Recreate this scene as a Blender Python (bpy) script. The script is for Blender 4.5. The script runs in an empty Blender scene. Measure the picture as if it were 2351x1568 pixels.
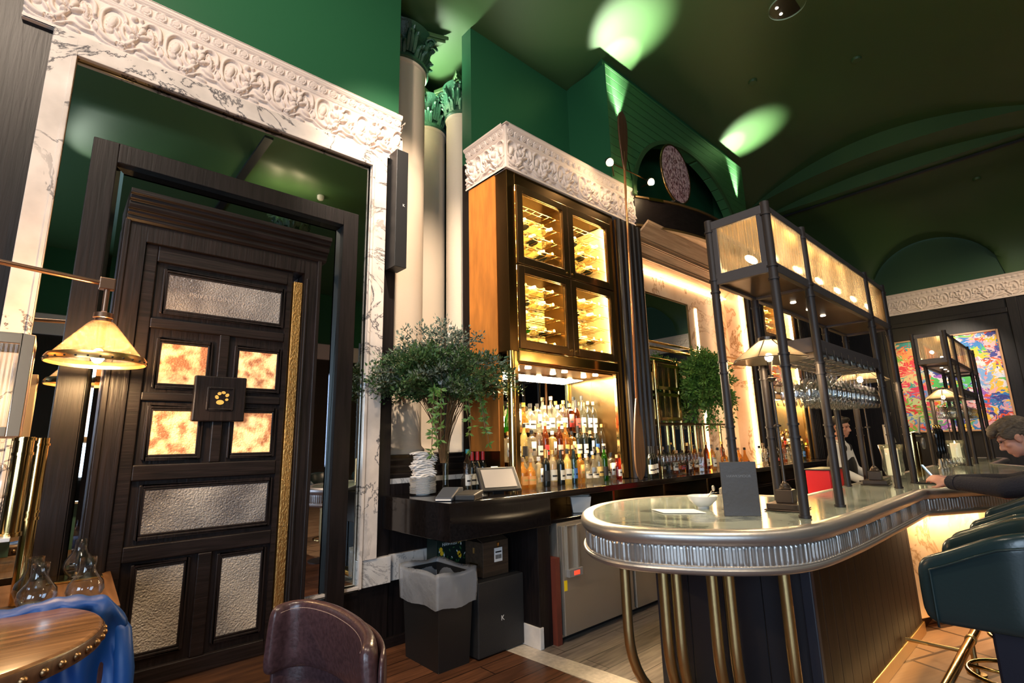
import bpy, bmesh, math, random
import numpy as np
from mathutils import Vector, Matrix
PI = math.pi
random.seed(7)
S = bpy.context.scene
COL = S.collection

# ------------------------------------------------------------------ camera, world, light, exposure
cam_d = bpy.data.cameras.new('camera')
cam_d.sensor_fit = 'HORIZONTAL'; cam_d.sensor_width = 36.0
cam_d.lens = 1165.085 / 2351 * 36.0
cam_d.clip_start = 0.02; cam_d.clip_end = 100
cam = bpy.data.objects.new('camera', cam_d); COL.objects.link(cam)
_h, _p, _r = math.radians(47.7035), math.radians(11.3818), math.radians(-1.3658)
F = Vector((math.cos(_h)*math.cos(_p), math.sin(_h)*math.cos(_p), math.sin(_p)))
R0 = Vector((math.sin(_h), -math.cos(_h), 0)); U0 = R0.cross(F)
Rt = R0*math.cos(_r) + U0*math.sin(_r); Up = -R0*math.sin(_r) + U0*math.cos(_r)
M = Matrix((Rt, Up, -F)).transposed().to_4x4(); M.translation = Vector((0, 0, 1.5))
cam.matrix_world = M
S.camera = cam

w = bpy.data.worlds.new('world'); S.world = w; w.use_nodes = True
w.node_tree.nodes['Background'].inputs[0].default_value = (0.35, 0.5, 0.8, 1)
w.node_tree.nodes['Background'].inputs[1].default_value = 0.25

S.view_settings.view_transform = 'Standard'; S.view_settings.look = 'None'
S.view_settings.gamma = 1.0; S.view_settings.use_curve_mapping = False
S.view_settings.exposure = 1.3
try:
    S.cycles.use_denoising = True
    S.cycles.sample_clamp_indirect = 4.0
    S.cycles.caustics_reflective = False; S.cycles.caustics_refractive = False
    S.cycles.max_bounces = 10; S.cycles.transparent_max_bounces = 32
    S.cycles.use_light_tree = True
except Exception: pass

def light(name, typ, loc, power, color, size=0.1, target=None, sy=None, spot=None, blend=0.3):
    l = bpy.data.lights.new(name, typ); l.energy = power; l.color = color
    if typ == 'AREA':
        l.shape = 'RECTANGLE'; l.size = size; l.size_y = sy or size
    else: l.shadow_soft_size = size
    if typ == 'SPOT': l.spot_size = math.radians(spot); l.spot_blend = blend
    o = bpy.data.objects.new(name, l); COL.objects.link(o); o.location = loc
    if target is not None:
        o.rotation_euler = (Vector(target)-Vector(loc)).to_track_quat('-Z', 'Y').to_euler()
    return o
WARM = (1, .62, .30); DAY = (.62, .80, 1.0); CREAM = (1, .80, .58)
# area lights added for daylight from assumed windows behind the camera, without wall openings
light('assumed_daylight', 'AREA', (-4.6, -2.2, 2.3), 115, DAY, 2.6, (2, 1.5, 1.2), 3.0)
light('assumed_daylight', 'AREA', (-3.2, -6.85, 2.3), 110, DAY, 2.6, (1, 2, 1.5), 2.6)
# fill spots added without fixtures as ceiling downlights of the dining room
for lx, ly, pw in ((1.2, -1.2, 60), (4.6, -2.2, 14), (-1.5, 1.5, 45), (8.0, -1.0, 30)):
    light('downlight', 'SPOT', (lx, ly, 5.9), pw*4.2, CREAM, .12, (lx, ly+.2, 0), None, 120, .9)
light('downlight', 'SPOT', (-.9, 1.0, 5.9), 250, (1, .80, .62), .12, (1.5, 3.6, 3.6), None, 95, .9)
light('downlight', 'SPOT', (1.35, 1.6, 5.85), 520, (1, .82, .64), .06, (2.45, 4.2, 3.1), None, 42, .8)  # unseen spot added to brighten the cream column
light('downlight', 'SPOT', (11.0, -1.0, 5.6), 160, CREAM, .10, (13.3, 1.4, 2.6), None, 70, .9)
# uplights of the arched bay
for ux in (4.68, 7.98):
    light('uplight', 'SPOT', (ux-.03, 3.08, 5.20), 330, (.95, 1, .80), .03, (ux-.03, 2.93, 6.3), None, 52, 1.0)
    light('uplight', 'SPOT', (ux, 3.10, 5.18), 170, (.95, 1, .80), .02, (ux+(.14 if ux < 6 else -.1), 3.165, 6.1), None, 30, .5)
light('uplight', 'SPOT', (3.7, 3.45, 4.62), 26, (.95, 1, .82), .1, (3.75, 2.3, 6.3), None, 100, .9)  # hidden wide spot added on the cabinet top to lighten the vault
light('uplight', 'SPOT', (2.75, 4.6, 5.15), 100, (.9, 1, .8), .10, (2.4, 4.2, 6.3), None, 150, .9)  # unseen spot added behind the columns to lighten the green there
light('uplight', 'SPOT', (-.2, -2.5, 5.2), 22, (.95, 1, .80), .04, (.35, -1.1, 6.3), None, 50, .6)  # floating spot without a fixture, added for the ceiling pool in the mirror

# ------------------------------------------------------------------ materials
def mat(name, col=(.5, .5, .5), rough=.5, metal=0., **k):
    m = bpy.data.materials.new(name); m.use_nodes = True
    nt = m.node_tree; b = nt.nodes['Principled BSDF']
    b.inputs['Base Color'].default_value = (*col, 1); b.inputs['Roughness'].default_value = rough
    b.inputs['Metallic'].default_value = metal
    for kk, v in k.items():
        if kk in ('bump', 'var', 'scale', 'stretch', 'col2'): continue
        b.inputs[kk.replace('_', ' ')].default_value = v
    if 'bump' in k or 'var' in k:
        tc = nt.nodes.new('ShaderNodeTexCoord'); mp = nt.nodes.new('ShaderNodeMapping')
        mp.inputs['Scale'].default_value = k.get('stretch', (1, 1, 1))
        nz = nt.nodes.new('ShaderNodeTexNoise'); nz.inputs['Scale'].default_value = k.get('scale', 8)
        nz.inputs['Detail'].default_value = 6
        nt.links.new(tc.outputs['Object'], mp.inputs[0]); nt.links.new(mp.outputs[0], nz.inputs['Vector'])
        if 'bump' in k:
            bp = nt.nodes.new('ShaderNodeBump'); bp.inputs['Strength'].default_value = k['bump']; bp.inputs['Distance'].default_value = .01
            nt.links.new(nz.outputs[0], bp.inputs['Height']); nt.links.new(bp.outputs[0], b.inputs['Normal'])
        if 'var' in k:
            rp = nt.nodes.new('ShaderNodeValToRGB')
            rp.color_ramp.elements[0].position = .32; rp.color_ramp.elements[1].position = .68
            c2 = k.get('col2', tuple(c*(1-k['var']) for c in col))
            rp.color_ramp.elements[0].color = (*c2, 1); rp.color_ramp.elements[1].color = (*col, 1)
            nt.links.new(nz.outputs[0], rp.inputs[0]); nt.links.new(rp.outputs[0], b.inputs['Base Color'])
    return m
def emis(name, col, st):
    m = bpy.data.materials.new(name); m.use_nodes = True; nt = m.node_tree
    b = nt.nodes['Principled BSDF']; b.inputs['Base Color'].default_value = (*col, 1)
    b.inputs['Emission Color'].default_value = (*col, 1); b.inputs['Emission Strength'].default_value = st
    return m
def clear(name, tint=(1, 1, 1), refl=.5, rough=.02, ior=1.45, bump=0, bscale=60, wave=None, mixcol=None, mixf=0.):
    """thin glass: tinted transparency plus a fresnel mirror coat"""
    m = bpy.data.materials.new(name); m.use_nodes = True; nt = m.node_tree; nt.nodes.clear()
    o = nt.nodes.new('ShaderNodeOutputMaterial'); mx = nt.nodes.new('ShaderNodeMixShader')
    t = nt.nodes.new('ShaderNodeBsdfTransparent'); t.inputs[0].default_value = (*tint, 1)
    g = nt.nodes.new('ShaderNodeBsdfGlossy'); g.inputs['Roughness'].default_value = rough
    lw = nt.nodes.new('ShaderNodeLayerWeight'); lw.inputs[0].default_value = .5
    pw = nt.nodes.new('ShaderNodeMath'); pw.operation = 'POWER'; pw.inputs[1].default_value = 3.2
    ma = nt.nodes.new('ShaderNodeMath'); ma.operation = 'MULTIPLY_ADD'; ma.inputs[1].default_value = refl*1.7; ma.inputs[2].default_value = .045
    nt.links.new(lw.outputs['Facing'], pw.inputs[0]); nt.links.new(pw.outputs[0], ma.inputs[0])
    first = t
    if mixf > 0:
        d = nt.nodes.new('ShaderNodeBsdfTranslucent'); d.inputs[0].default_value = (*mixcol, 1)
        m2 = nt.nodes.new('ShaderNodeMixShader'); m2.inputs[0].default_value = mixf
        nt.links.new(t.outputs[0], m2.inputs[1]); nt.links.new(d.outputs[0], m2.inputs[2]); first = m2
    nt.links.new(ma.outputs[0], mx.inputs[0]); nt.links.new(first.outputs[0], mx.inputs[1]); nt.links.new(g.outputs[0], mx.inputs[2])
    if wave:  # darker tint stripes painted in for the streaks of refracted light
        tc = nt.nodes.new('ShaderNodeTexCoord'); wv = nt.nodes.new('ShaderNodeTexWave'); wv.bands_direction = 'DIAGONAL'; wv.inputs['Scale'].default_value = 38; wv.inputs['Distortion'].default_value = 0
        mp = nt.nodes.new('ShaderNodeMapping'); mp.inputs['Scale'].default_value = (1, 1, 0)
        r = nt.nodes.new('ShaderNodeValToRGB'); r.color_ramp.elements[0].color = tuple(c*.52 for c in tint)+(1,); r.color_ramp.elements[1].color = (*tint, 1)
        nt.links.new(tc.outputs['Object'], mp.inputs[0]); nt.links.new(mp.outputs[0], wv.inputs['Vector']); nt.links.new(wv.outputs[0], r.inputs[0]); nt.links.new(r.outputs[0], t.inputs[0])
    if bump:
        tc = nt.nodes.new('ShaderNodeTexCoord'); bp = nt.nodes.new('ShaderNodeBump'); bp.inputs['Strength'].default_value = bump; bp.inputs['Distance'].default_value = .01
        nz = nt.nodes.new('ShaderNodeTexNoise'); nz.inputs['Scale'].default_value = bscale
        nt.links.new(tc.outputs['Object'], nz.inputs['Vector']); nt.links.new(nz.outputs[0], bp.inputs['Height'])
        for q in (g, lw): nt.links.new(bp.outputs[0], q.inputs['Normal'])
    nt.links.new(mx.outputs[0], o.inputs[0]); return m
def wood(name, c1, c2, rough=.45, scale=3., axis='z', bump=.15, spec=.5):
    m = mat(name, c1, rough); nt = m.node_tree; b = nt.nodes['Principled BSDF']
    b.inputs['Specular IOR Level'].default_value = spec
    tc = nt.nodes.new('ShaderNodeTexCoord'); mp = nt.nodes.new('ShaderNodeMapping')
    st = {'z': (14, 14, .8), 'x': (.8, 14, 14), 'y': (14, .8, 14)}[axis]
    mp.inputs['Scale'].default_value = st
    nz = nt.nodes.new('ShaderNodeTexNoise'); nz.inputs['Scale'].default_value = scale; nz.inputs['Detail'].default_value = 8; nz.inputs['Distortion'].default_value = .6
    rp = nt.nodes.new('ShaderNodeValToRGB'); rp.color_ramp.elements[0].position = .35; rp.color_ramp.elements[1].position = .7
    rp.color_ramp.elements[0].color = (*c2, 1); rp.color_ramp.elements[1].color = (*c1, 1)
    bp = nt.nodes.new('ShaderNodeBump'); bp.inputs['Strength'].default_value = bump; bp.inputs['Distance'].default_value = .01
    nt.links.new(tc.outputs['Object'], mp.inputs[0]); nt.links.new(mp.outputs[0], nz.inputs['Vector'])
    nt.links.new(nz.outputs[0], rp.inputs[0]); nt.links.new(rp.outputs[0], b.inputs['Base Color'])
    nt.links.new(nz.outputs[0], bp.inputs['Height']); nt.links.new(bp.outputs[0], b.inputs['Normal'])
    return m
def marble(name, base, vein, scale=1.6, width=.035, rough=.18, soft=.5, vein2=None):
    m = mat(name, base, rough); nt = m.node_tree; b = nt.nodes['Principled BSDF']
    tc = nt.nodes.new('ShaderNodeTexCoord'); n1 = nt.nodes.new('ShaderNodeTexNoise'); n1.inputs['Scale'].default_value = scale
    n1.inputs['Detail'].default_value = 9; n1.inputs['Roughness'].default_value = .62; n1.inputs['Distortion'].default_value = 1.2
    a = nt.nodes.new('ShaderNodeMath'); a.operation = 'SUBTRACT'; a.inputs[1].default_value = .5
    ab = nt.nodes.new('ShaderNodeMath'); ab.operation = 'ABSOLUTE'
    rp = nt.nodes.new('ShaderNodeValToRGB'); rp.color_ramp.elements[0].position = 0; rp.color_ramp.elements[1].position = width
    rp.color_ramp.elements[0].color = (0, 0, 0, 1); rp.color_ramp.elements[1].color = (1, 1, 1, 1)
    n2 = nt.nodes.new('ShaderNodeTexNoise'); n2.inputs['Scale'].default_value = scale*.8; n2.inputs['Detail'].default_value = 3
    r2 = nt.nodes.new('ShaderNodeValToRGB'); r2.color_ramp.elements[0].position = .46; r2.color_ramp.elements[1].position = .60
    mx0 = nt.nodes.new('ShaderNodeMath'); mx0.operation = 'MAXIMUM'
    mx = nt.nodes.new('ShaderNodeMix'); mx.data_type = 'RGBA'
    mx.inputs['A'].default_value = (*vein, 1)
    n3 = nt.nodes.new('ShaderNodeTexNoise'); n3.inputs['Scale'].default_value = scale*2.2; n3.inputs['Detail'].default_value = 7
    r3 = nt.nodes.new('ShaderNodeValToRGB'); r3.color_ramp.elements[0].position = .35; r3.color_ramp.elements[1].position = .62
    r3.color_ramp.elements[0].color = (*(vein2 or tuple(c*.75 for c in base)), 1); r3.color_ramp.elements[1].color = (*base, 1)
    L = nt.links.new
    for n in (n1, n2, n3): L(tc.outputs['Object'], n.inputs['Vector'])
    L(n1.outputs[0], a.inputs[0]); L(a.outputs[0], ab.inputs[0]); L(ab.outputs[0], rp.inputs[0])
    L(n2.outputs[0], r2.inputs[0]); L(rp.outputs[0], mx0.inputs[0]); L(r2.outputs[0], mx0.inputs[1])
    L(n3.outputs[0], r3.inputs[0]); L(r3.outputs[0], mx.inputs['B']); L(mx0.outputs[0], mx.inputs['Factor'])
    L(mx.outputs['Result'], b.inputs['Base Color']); return m
def planks(name, c1, c2, mortar, bw, bh, rough=.4, rot=0, ms=.004, grain=True):
    m = mat(name, c1, rough); nt = m.node_tree; b = nt.nodes['Principled BSDF']; L = nt.links.new
    tc = nt.nodes.new('ShaderNodeTexCoord'); mp = nt.nodes.new('ShaderNodeMapping'); mp.inputs['Rotation'].default_value = (0, 0, rot)
    br = nt.nodes.new('ShaderNodeTexBrick'); br.inputs['Scale'].default_value = 1
    br.inputs['Brick Width'].default_value = bw; br.inputs['Row Height'].default_value = bh; br.inputs['Mortar Size'].default_value = ms
    br.inputs['Color1'].default_value = (*c1, 1); br.inputs['Color2'].default_value = (*c2, 1); br.inputs['Mortar'].default_value = (*mortar, 1)
    L(tc.outputs['Object'], mp.inputs[0]); L(mp.outputs[0], br.inputs['Vector'])
    m2 = nt.nodes.new('ShaderNodeMapping'); m2.inputs['Scale'].default_value = (1.2, 14, 1); L(mp.outputs[0], m2.inputs[0])
    nz = nt.nodes.new('ShaderNodeTexNoise'); nz.inputs['Scale'].default_value = 3; nz.inputs['Detail'].default_value = 7; L(m2.outputs[0], nz.inputs['Vector'])
    rp = nt.nodes.new('ShaderNodeValToRGB'); rp.color_ramp.elements[0].position = .3; rp.color_ramp.elements[0].color = (.45, .45, .45, 1)
    rp.color_ramp.elements[1].position = .75; rp.color_ramp.elements[1].color = (1.25, 1.2, 1.15, 1); L(nz.outputs[0], rp.inputs[0])
    mx = nt.nodes.new('ShaderNodeMix'); mx.data_type = 'RGBA'; mx.blend_type = 'MULTIPLY'; mx.inputs['Factor'].default_value = 1 if grain else .25
    L(br.outputs['Color'], mx.inputs['A']); L(rp.outputs[0], mx.inputs['B']); L(mx.outputs['Result'], b.inputs['Base Color'])
    bp = nt.nodes.new('ShaderNodeBump'); bp.inputs['Strength'].default_value = .3; bp.inputs['Distance'].default_value = .004; bp.invert = True
    L(br.outputs['Fac'], bp.inputs['Height']); L(bp.outputs[0], b.inputs['Normal']); return m
def boards(name, col, axis, period, rough=.5, depth=.5, gap=.06, spec=.5, var=None):
    """painted boards: straight V grooves every `period` metres along an axis"""
    m = mat(name, col, rough, bump=.1, scale=20) if var is None else mat(name, col, rough, var=var, scale=4, stretch=(9, 9, .7))
    nt = m.node_tree; b = nt.nodes['Principled BSDF']; L = nt.links.new; b.inputs['Specular IOR Level'].default_value = spec
    tc = nt.nodes.new('ShaderNodeTexCoord'); sp = nt.nodes.new('ShaderNodeSeparateXYZ'); L(tc.outputs['Object'], sp.inputs[0])
    d = nt.nodes.new('ShaderNodeMath'); d.operation = 'DIVIDE'; d.inputs[1].default_value = period; L(sp.outputs['XYZ'.index(axis.upper())], d.inputs[0])
    f = nt.nodes.new('ShaderNodeMath'); f.operation = 'FRACT'; L(d.outputs[0], f.inputs[0])
    g = nt.nodes.new('ShaderNodeMath'); g.operation = 'PINGPONG'; g.inputs[1].default_value = .5; L(f.outputs[0], g.inputs[0])
    c = nt.nodes.new('ShaderNodeMapRange'); c.inputs['From Max'].default_value = gap; L(g.outputs[0], c.inputs['Value'])
    bp = nt.nodes.new('ShaderNodeBump'); bp.inputs['Strength'].default_value = depth; bp.inputs['Distance'].default_value = .02
    L(c.outputs[0], bp.inputs['Height']); L(bp.outputs[0], b.inputs['Normal']); return m

GREEN = mat('green_paint', (.018, .100, .042), .42, bump=.05, scale=60, Specular_IOR_Level=.35)
GREENC = mat('green_ceiling_paint', (.040, .092, .030), .5, bump=.04, scale=40)
GREENB = boards('green_boards', (.05, .16, .055), 'z', .115, .45, .9, .05)
BLACKW = wood('black_oak', (.012, .008, .008), (.005, .0035, .0035), .42, 4, 'z', .12, .35)
BLACKX = wood('black_oak_across', (.012, .008, .008), (.005, .0035, .0035), .42, 4, 'x', .12, .35)
DOORW = wood('dark_door_oak', (.016, .0105, .0105), (.005, .0035, .0035), .40, 4, 'z', .22, .38)
DOORX = wood('dark_door_oak_across', (.016, .0105, .0105), (.005, .0035, .0035), .40, 4, 'x', .22, .38)
PLASTER = mat('cream_plaster', (.74, .62, .54), .6, bump=.15, scale=120, Specular_IOR_Level=.25)
MARBLE = marble('white_marble', (.76, .66, .58), (.045, .045, .055), 1.7, .018, .15)
MARBLE2 = marble('pale_marble', (.72, .68, .64), (.25, .24, .24), 2.2, .012, .2)
COLUMN = mat('cream_column_cloth', (.70, .58, .44), .8, bump=.25, scale=30, stretch=(1, 1, 14))
CAPITAL = mat('green_capital_paint', (.018, .065, .035), .35, bump=.5, scale=45)
MIRROR = mat('mirror_silver', (.68, .76, .76), .015, 1.0)
MIRRORD = mat('smoked_mirror', (.50, .48, .52), .02, 1.0)
BRASS = mat('aged_brass', (.58, .38, .13), .28, 1.0, bump=.08, scale=30)
BRASSP = mat('polished_brass', (.85, .58, .22), .14, 1.0)
BRASSD = mat('dark_bronze', (.16, .095, .035), .30, 1.0, bump=.05, scale=40)
BRONZE = mat('brown_bronze', (.20, .12, .05), .25, .9)
TUBEB = mat('antique_brass_tube', (.50, .37, .17), .36, 1.0, bump=.06, scale=18)
ZINC = mat('pewter_edge', (.46, .44, .42), .36, .82, bump=.05, scale=60)
GUN = mat('gunmetal_paint', (.034, .027, .025), .48, .35)
GUNL = mat('grey_metal', (.10, .092, .095), .42, .5)
STEEL = mat('brushed_steel', (.46, .42, .36), .38, .75, bump=.05, scale=30, stretch=(30, 1, 1))
BLACKG = mat('polished_black_granite', (.010, .008, .008), .10, 0, var=.6, scale=80)
BLACKP = mat('black_plastic', (.012, .012, .013), .45, bump=.1, scale=200)
NAVY = boards('navy_boards', (.010, .0105, .0155), 'y', .22, .5, .8, .02)
PANELW = boards('stained_bar_boards', (.026, .012, .006), 'x', .15, .6, 1.0, .05, .15, .6)
ONYX = marble('honey_onyx', (.62, .44, .28), (.35, .20, .09), 1.3, .02, .25, .5, (.72, .42, .20))
BARTOP = marble('green_bar_marble', (.36, .40, .34), (.10, .12, .11), .9, .03, .10, .5, (.22, .26, .22))
LEATHG = mat('dark_green_leather', (.013, .028, .031), .24, 0, bump=.05, scale=90)
LEATHB = mat('plum_brown_leather', (.075, .038, .042), .28, 0, bump=.15, scale=60, var=.45)
LEATHO = mat('tan_suede_panel', (.66, .23, .035), .6, 0, var=.35, scale=5, stretch=(1, 3, .6))
TABLEW = wood('walnut_table', (.30, .15, .065), (.12, .055, .022), .22, 2.2, 'x', .06)
LEDGEW = wood('walnut_ledge', (.24, .115, .05), (.11, .05, .02), .35, 3, 'y', .06)
KICKW = wood('brown_kick_board', (.13, .055, .022), (.06, .026, .012), .45, 3, 'x', .06)
SOFFIT = wood('limed_soffit_boards', (.62, .42, .26), (.40, .25, .14), .45, 3, 'x', .08)
WHITE = mat('white_linen', (.85, .82, .80), .8, bump=.2, scale=50)
CHINA = mat('white_china', (.85, .83, .80), .15)
PAPER = mat('white_paper', (.85, .84, .82), .7)
MENUM = mat('dark_menu_board', (.050, .040, .032), .4, bump=.1, scale=60)
BLUE = mat('blue_nylon', (.005, .055, .24), .45, bump=.35, scale=9)
RED = mat('red_card', (.75, .012, .02), .5)
WAX = mat('candle_wax', (.85, .78, .62), .4, Subsurface_Weight=.3, Emission_Color=(1, .75, .42, 1), Emission_Strength=.35)
FLAME = emis('flame', (1, .62, .22), 60)
BULB = emis('warm_bulb', (1, .70, .38), 380)
BULBS = emis('lamp_tube', (1, .72, .42), 42)
LED = emis('warm_strip', (1, .66, .36), 10)
LEDG = emis('gold_strip', (1, .76, .36), 190)
SPOTM = emis('spot_lens', (1, .70, .38), 130)
GLASS = clear('clear_glass', (.975, .98, .98), .66, .04)
GLASSV = clear('vase_glass', (.84, .88, .86), .58, .03, mixcol=(.9, .95, .9), mixf=.06)
PANE = clear('cabinet_pane', (.98, .96, .9), .25)
REED = clear('reeded_amber_glass', (.93, .84, .66), .35, .15, mixcol=(.95, .78, .54), mixf=.26, wave=True)
REEDC = clear('reeded_clear_glass', (.75, .78, .80), .5, .1, mixcol=(.4, .42, .45), mixf=.3)
SEEDY = clear('seeded_amber_glass', (.95, .88, .80), .42, .12, bump=1.0, bscale=170, mixcol=(.80, .52, .28), mixf=.035)
BAG = mat('translucent_bin_liner', (.42, .46, .52), .25, 0, bump=.8, scale=16, Alpha=.5, Specular_IOR_Level=.9)
FOLI = mat('green_foliage', (.060, .13, .035), .5, var=.6, scale=6, Subsurface_Weight=.05)
FOLG = mat('grey_green_foliage', (.16, .21, .15), .6, var=.5, scale=7)
PETAL = mat('white_petals', (.8, .78, .72), .6)
STEM = mat('twig', (.16, .09, .04), .6)
SKIN = mat('skin', (.55, .27, .19), .5, Subsurface_Weight=.15, bump=.05, scale=80)
HAIR = mat('grey_brown_hair', (.13, .095, .065), .6, bump=.9, scale=55, stretch=(1, 1, 3), var=.55)
HAIRD = mat('dark_hair', (.02, .014, .010), .5, bump=.6, scale=55)
SWEAT = mat('dark_navy_sweater', (.013, .013, .022), .9, bump=.6, scale=90)
SHIRT = mat('white_shirt', (.8, .78, .74), .7, bump=.2, scale=30)
FLOORW = planks('dark_plank_floor', (.17, .072, .036), (.09, .038, .02), (.012, .006, .004), 1.6, .16, .32, 0.0)
FLOORG = planks('grey_wood_tile', (.25, .21, .175), (.19, .16, .135), (.07, .06, .05), 1.2, .2, .35, 0.0)
FLOORS = planks('stone_mosaic', (.50, .30, .155), (.40, .22, .11), (.13, .07, .035), .52, .36, .35, .35, .012, False)
STRIP = mat('pale_stone_strip', (.62, .54, .44), .35, var=.25, scale=30)

def textured_pane(name, c1, c2, scale, em=0., emc=(1, 1, 1)):
    """obscure cathedral glass with light and dark blotches; em paints the glow of a lit room behind into them"""
    m = mat(name, c1, .12); nt = m.node_tree; b = nt.nodes['Principled BSDF']; L = nt.links.new
    tc = nt.nodes.new('ShaderNodeTexCoord'); n = nt.nodes.new('ShaderNodeTexNoise'); n.inputs['Scale'].default_value = scale; n.inputs['Detail'].default_value = 2
    r = nt.nodes.new('ShaderNodeValToRGB'); r.color_ramp.elements[0].position = .38; r.color_ramp.elements[1].position = .66
    r.color_ramp.elements[0].color = (*c2, 1); r.color_ramp.elements[1].color = (*c1, 1)
    L(tc.outputs['Object'], n.inputs['Vector']); L(n.outputs[0], r.inputs[0]); L(r.outputs[0], b.inputs['Base Color'])
    v = nt.nodes.new('ShaderNodeTexNoise'); v.inputs['Scale'].default_value = 95; v.inputs['Detail'].default_value = 2; L(tc.outputs['Object'], v.inputs['Vector'])
    bp = nt.nodes.new('ShaderNodeBump'); bp.inputs['Strength'].default_value = .9; bp.inputs['Distance'].default_value = .012
    L(v.outputs[0], bp.inputs['Height']); L(bp.outputs[0], b.inputs['Normal'])
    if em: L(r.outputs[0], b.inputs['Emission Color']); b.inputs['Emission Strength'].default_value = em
    return m
PANEG = textured_pane('grey_cathedral_glass', (.34, .32, .30), (.13, .12, .12), 3.0)
PANEL_ = textured_pane('pale_cathedral_glass', (.46, .41, .35), (.24, .22, .20), 2.6)
PANEA = textured_pane('amber_glow_glass', (1.0, .56, .24), (.30, .11, .045), 15.0, .5)

# ------------------------------------------------------------------ mesh helpers
class MB:
    def __init__(s): s.v = []; s.f = []
    def add(s, v, f):
        n = len(s.v); s.v += [tuple(p) for p in v]; s.f += [tuple(i+n for i in q) for q in f]; return s
    def box(s, a, b):
        x0, x1 = sorted((a[0], b[0])); y0, y1 = sorted((a[1], b[1])); z0, z1 = sorted((a[2], b[2]))
        return s.add([(x0, y0, z0), (x1, y0, z0), (x1, y1, z0), (x0, y1, z0), (x0, y0, z1), (x1, y0, z1), (x1, y1, z1), (x0, y1, z1)],
                     [(0, 3, 2, 1), (4, 5, 6, 7), (0, 1, 5, 4), (1, 2, 6, 5), (2, 3, 7, 6), (3, 0, 4, 7)])
    def tube(s, pts, r, n=12, cap=True):
        pts = [Vector(p) for p in pts]; rs = r if isinstance(r, (list, tuple)) else [r]*len(pts)
        up = None; vs = []
        for i, p in enumerate(pts):
            t = (pts[min(i+1, len(pts)-1)]-pts[max(i-1, 0)]).normalized()
            if up is None:
                up = t.orthogonal().normalized()
            else:
                up = (up - t*up.dot(t)); up = up.normalized() if up.length > 1e-6 else t.orthogonal().normalized()
            sd = t.cross(up)
            for k in range(n):
                a = 2*PI*k/n; vs.append(p+(up*math.cos(a)+sd*math.sin(a))*rs[i])
        fs = [(i*n+k, i*n+(k+1) % n, (i+1)*n+(k+1) % n, (i+1)*n+k) for i in range(len(pts)-1) for k in range(n)]
        if cap: fs += [tuple(range(n-1, -1, -1)), tuple((len(pts)-1)*n+k for k in range(n))]
        return s.add(vs, fs)
    def lathe(s, prof, c=(0, 0, 0), n=24, a0=0, a1=2*PI):
        c = Vector(c); full = abs(a1-a0-2*PI) < 1e-6; m = n if full else n+1; vs = []
        for (r, z) in prof:
            for k in range(m):
                a = a0+(a1-a0)*k/n; vs.append((c.x+r*math.cos(a), c.y+r*math.sin(a), c.z+z))
        fs = []
        for i in range(len(prof)-1):
            for k in range(n):
                k2 = (k+1) % m
                fs.append((i*m+k, i*m+k2, (i+1)*m+k2, (i+1)*m+k))
        return s.add(vs, fs)
    def prism(s, poly, z0, z1):
        n = len(poly); vs = [(p[0], p[1], z0) for p in poly]+[(p[0], p[1], z1) for p in poly]
        return s.add(vs, [tuple(range(n-1, -1, -1)), tuple(range(n, 2*n))]+[(i, (i+1) % n, n+(i+1) % n, n+i) for i in range(n)])
    def xprism(s, poly, x0, x1):      # poly in (y,z), run along x
        n = len(poly); vs = [(x0, p[0], p[1]) for p in poly]+[(x1, p[0], p[1]) for p in poly]
        return s.add(vs, [tuple(range(n)), tuple(range(2*n-1, n-1, -1))]+[(i, n+i, n+(i+1) % n, (i+1) % n) for i in range(n)])
    def yprism(s, poly, y0, y1):      # poly in (x,z)
        n = len(poly); vs = [(p[0], y0, p[1]) for p in poly]+[(p[0], y1, p[1]) for p in poly]
        return s.add(vs, [tuple(range(n)), tuple(range(2*n-1, n-1, -1))]+[(i, n+i, n+(i+1) % n, (i+1) % n) for i in range(n)])
    def ell(s, c, r, n=16, m=10, rot=None):
        vs = []; c = Vector(c)
        for i in range(m+1):
            t = PI*i/m
            for k in range(n):
                a = 2*PI*k/n; p = Vector((r[0]*math.sin(t)*math.cos(a), r[1]*math.sin(t)*math.sin(a), r[2]*math.cos(t)))
                if rot: p = rot @ p
                vs.append(c+p)
        return s.add(vs, [(i*n+k, (i+1)*n+k, (i+1)*n+(k+1) % n, i*n+(k+1) % n) for i in range(m) for k in range(n)])
    def frame(s, x0, x1, z0, z1, y0, y1, w, wb=None):   # rectangular frame facing -y
        wb = wb or w
        s.box((x0, y0, z0), (x0+w, y1, z1)); s.box((x1-w, y0, z0), (x1, y1, z1))
        s.box((x0+w, y0, z1-w), (x1-w, y1, z1)); s.box((x0+w, y0, z0), (x1-w, y1, z0+wb)); return s
def wloc(o):
    v = Vector((0, 0, 0))
    while o: v += o.location; o = o.parent
    return v
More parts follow.
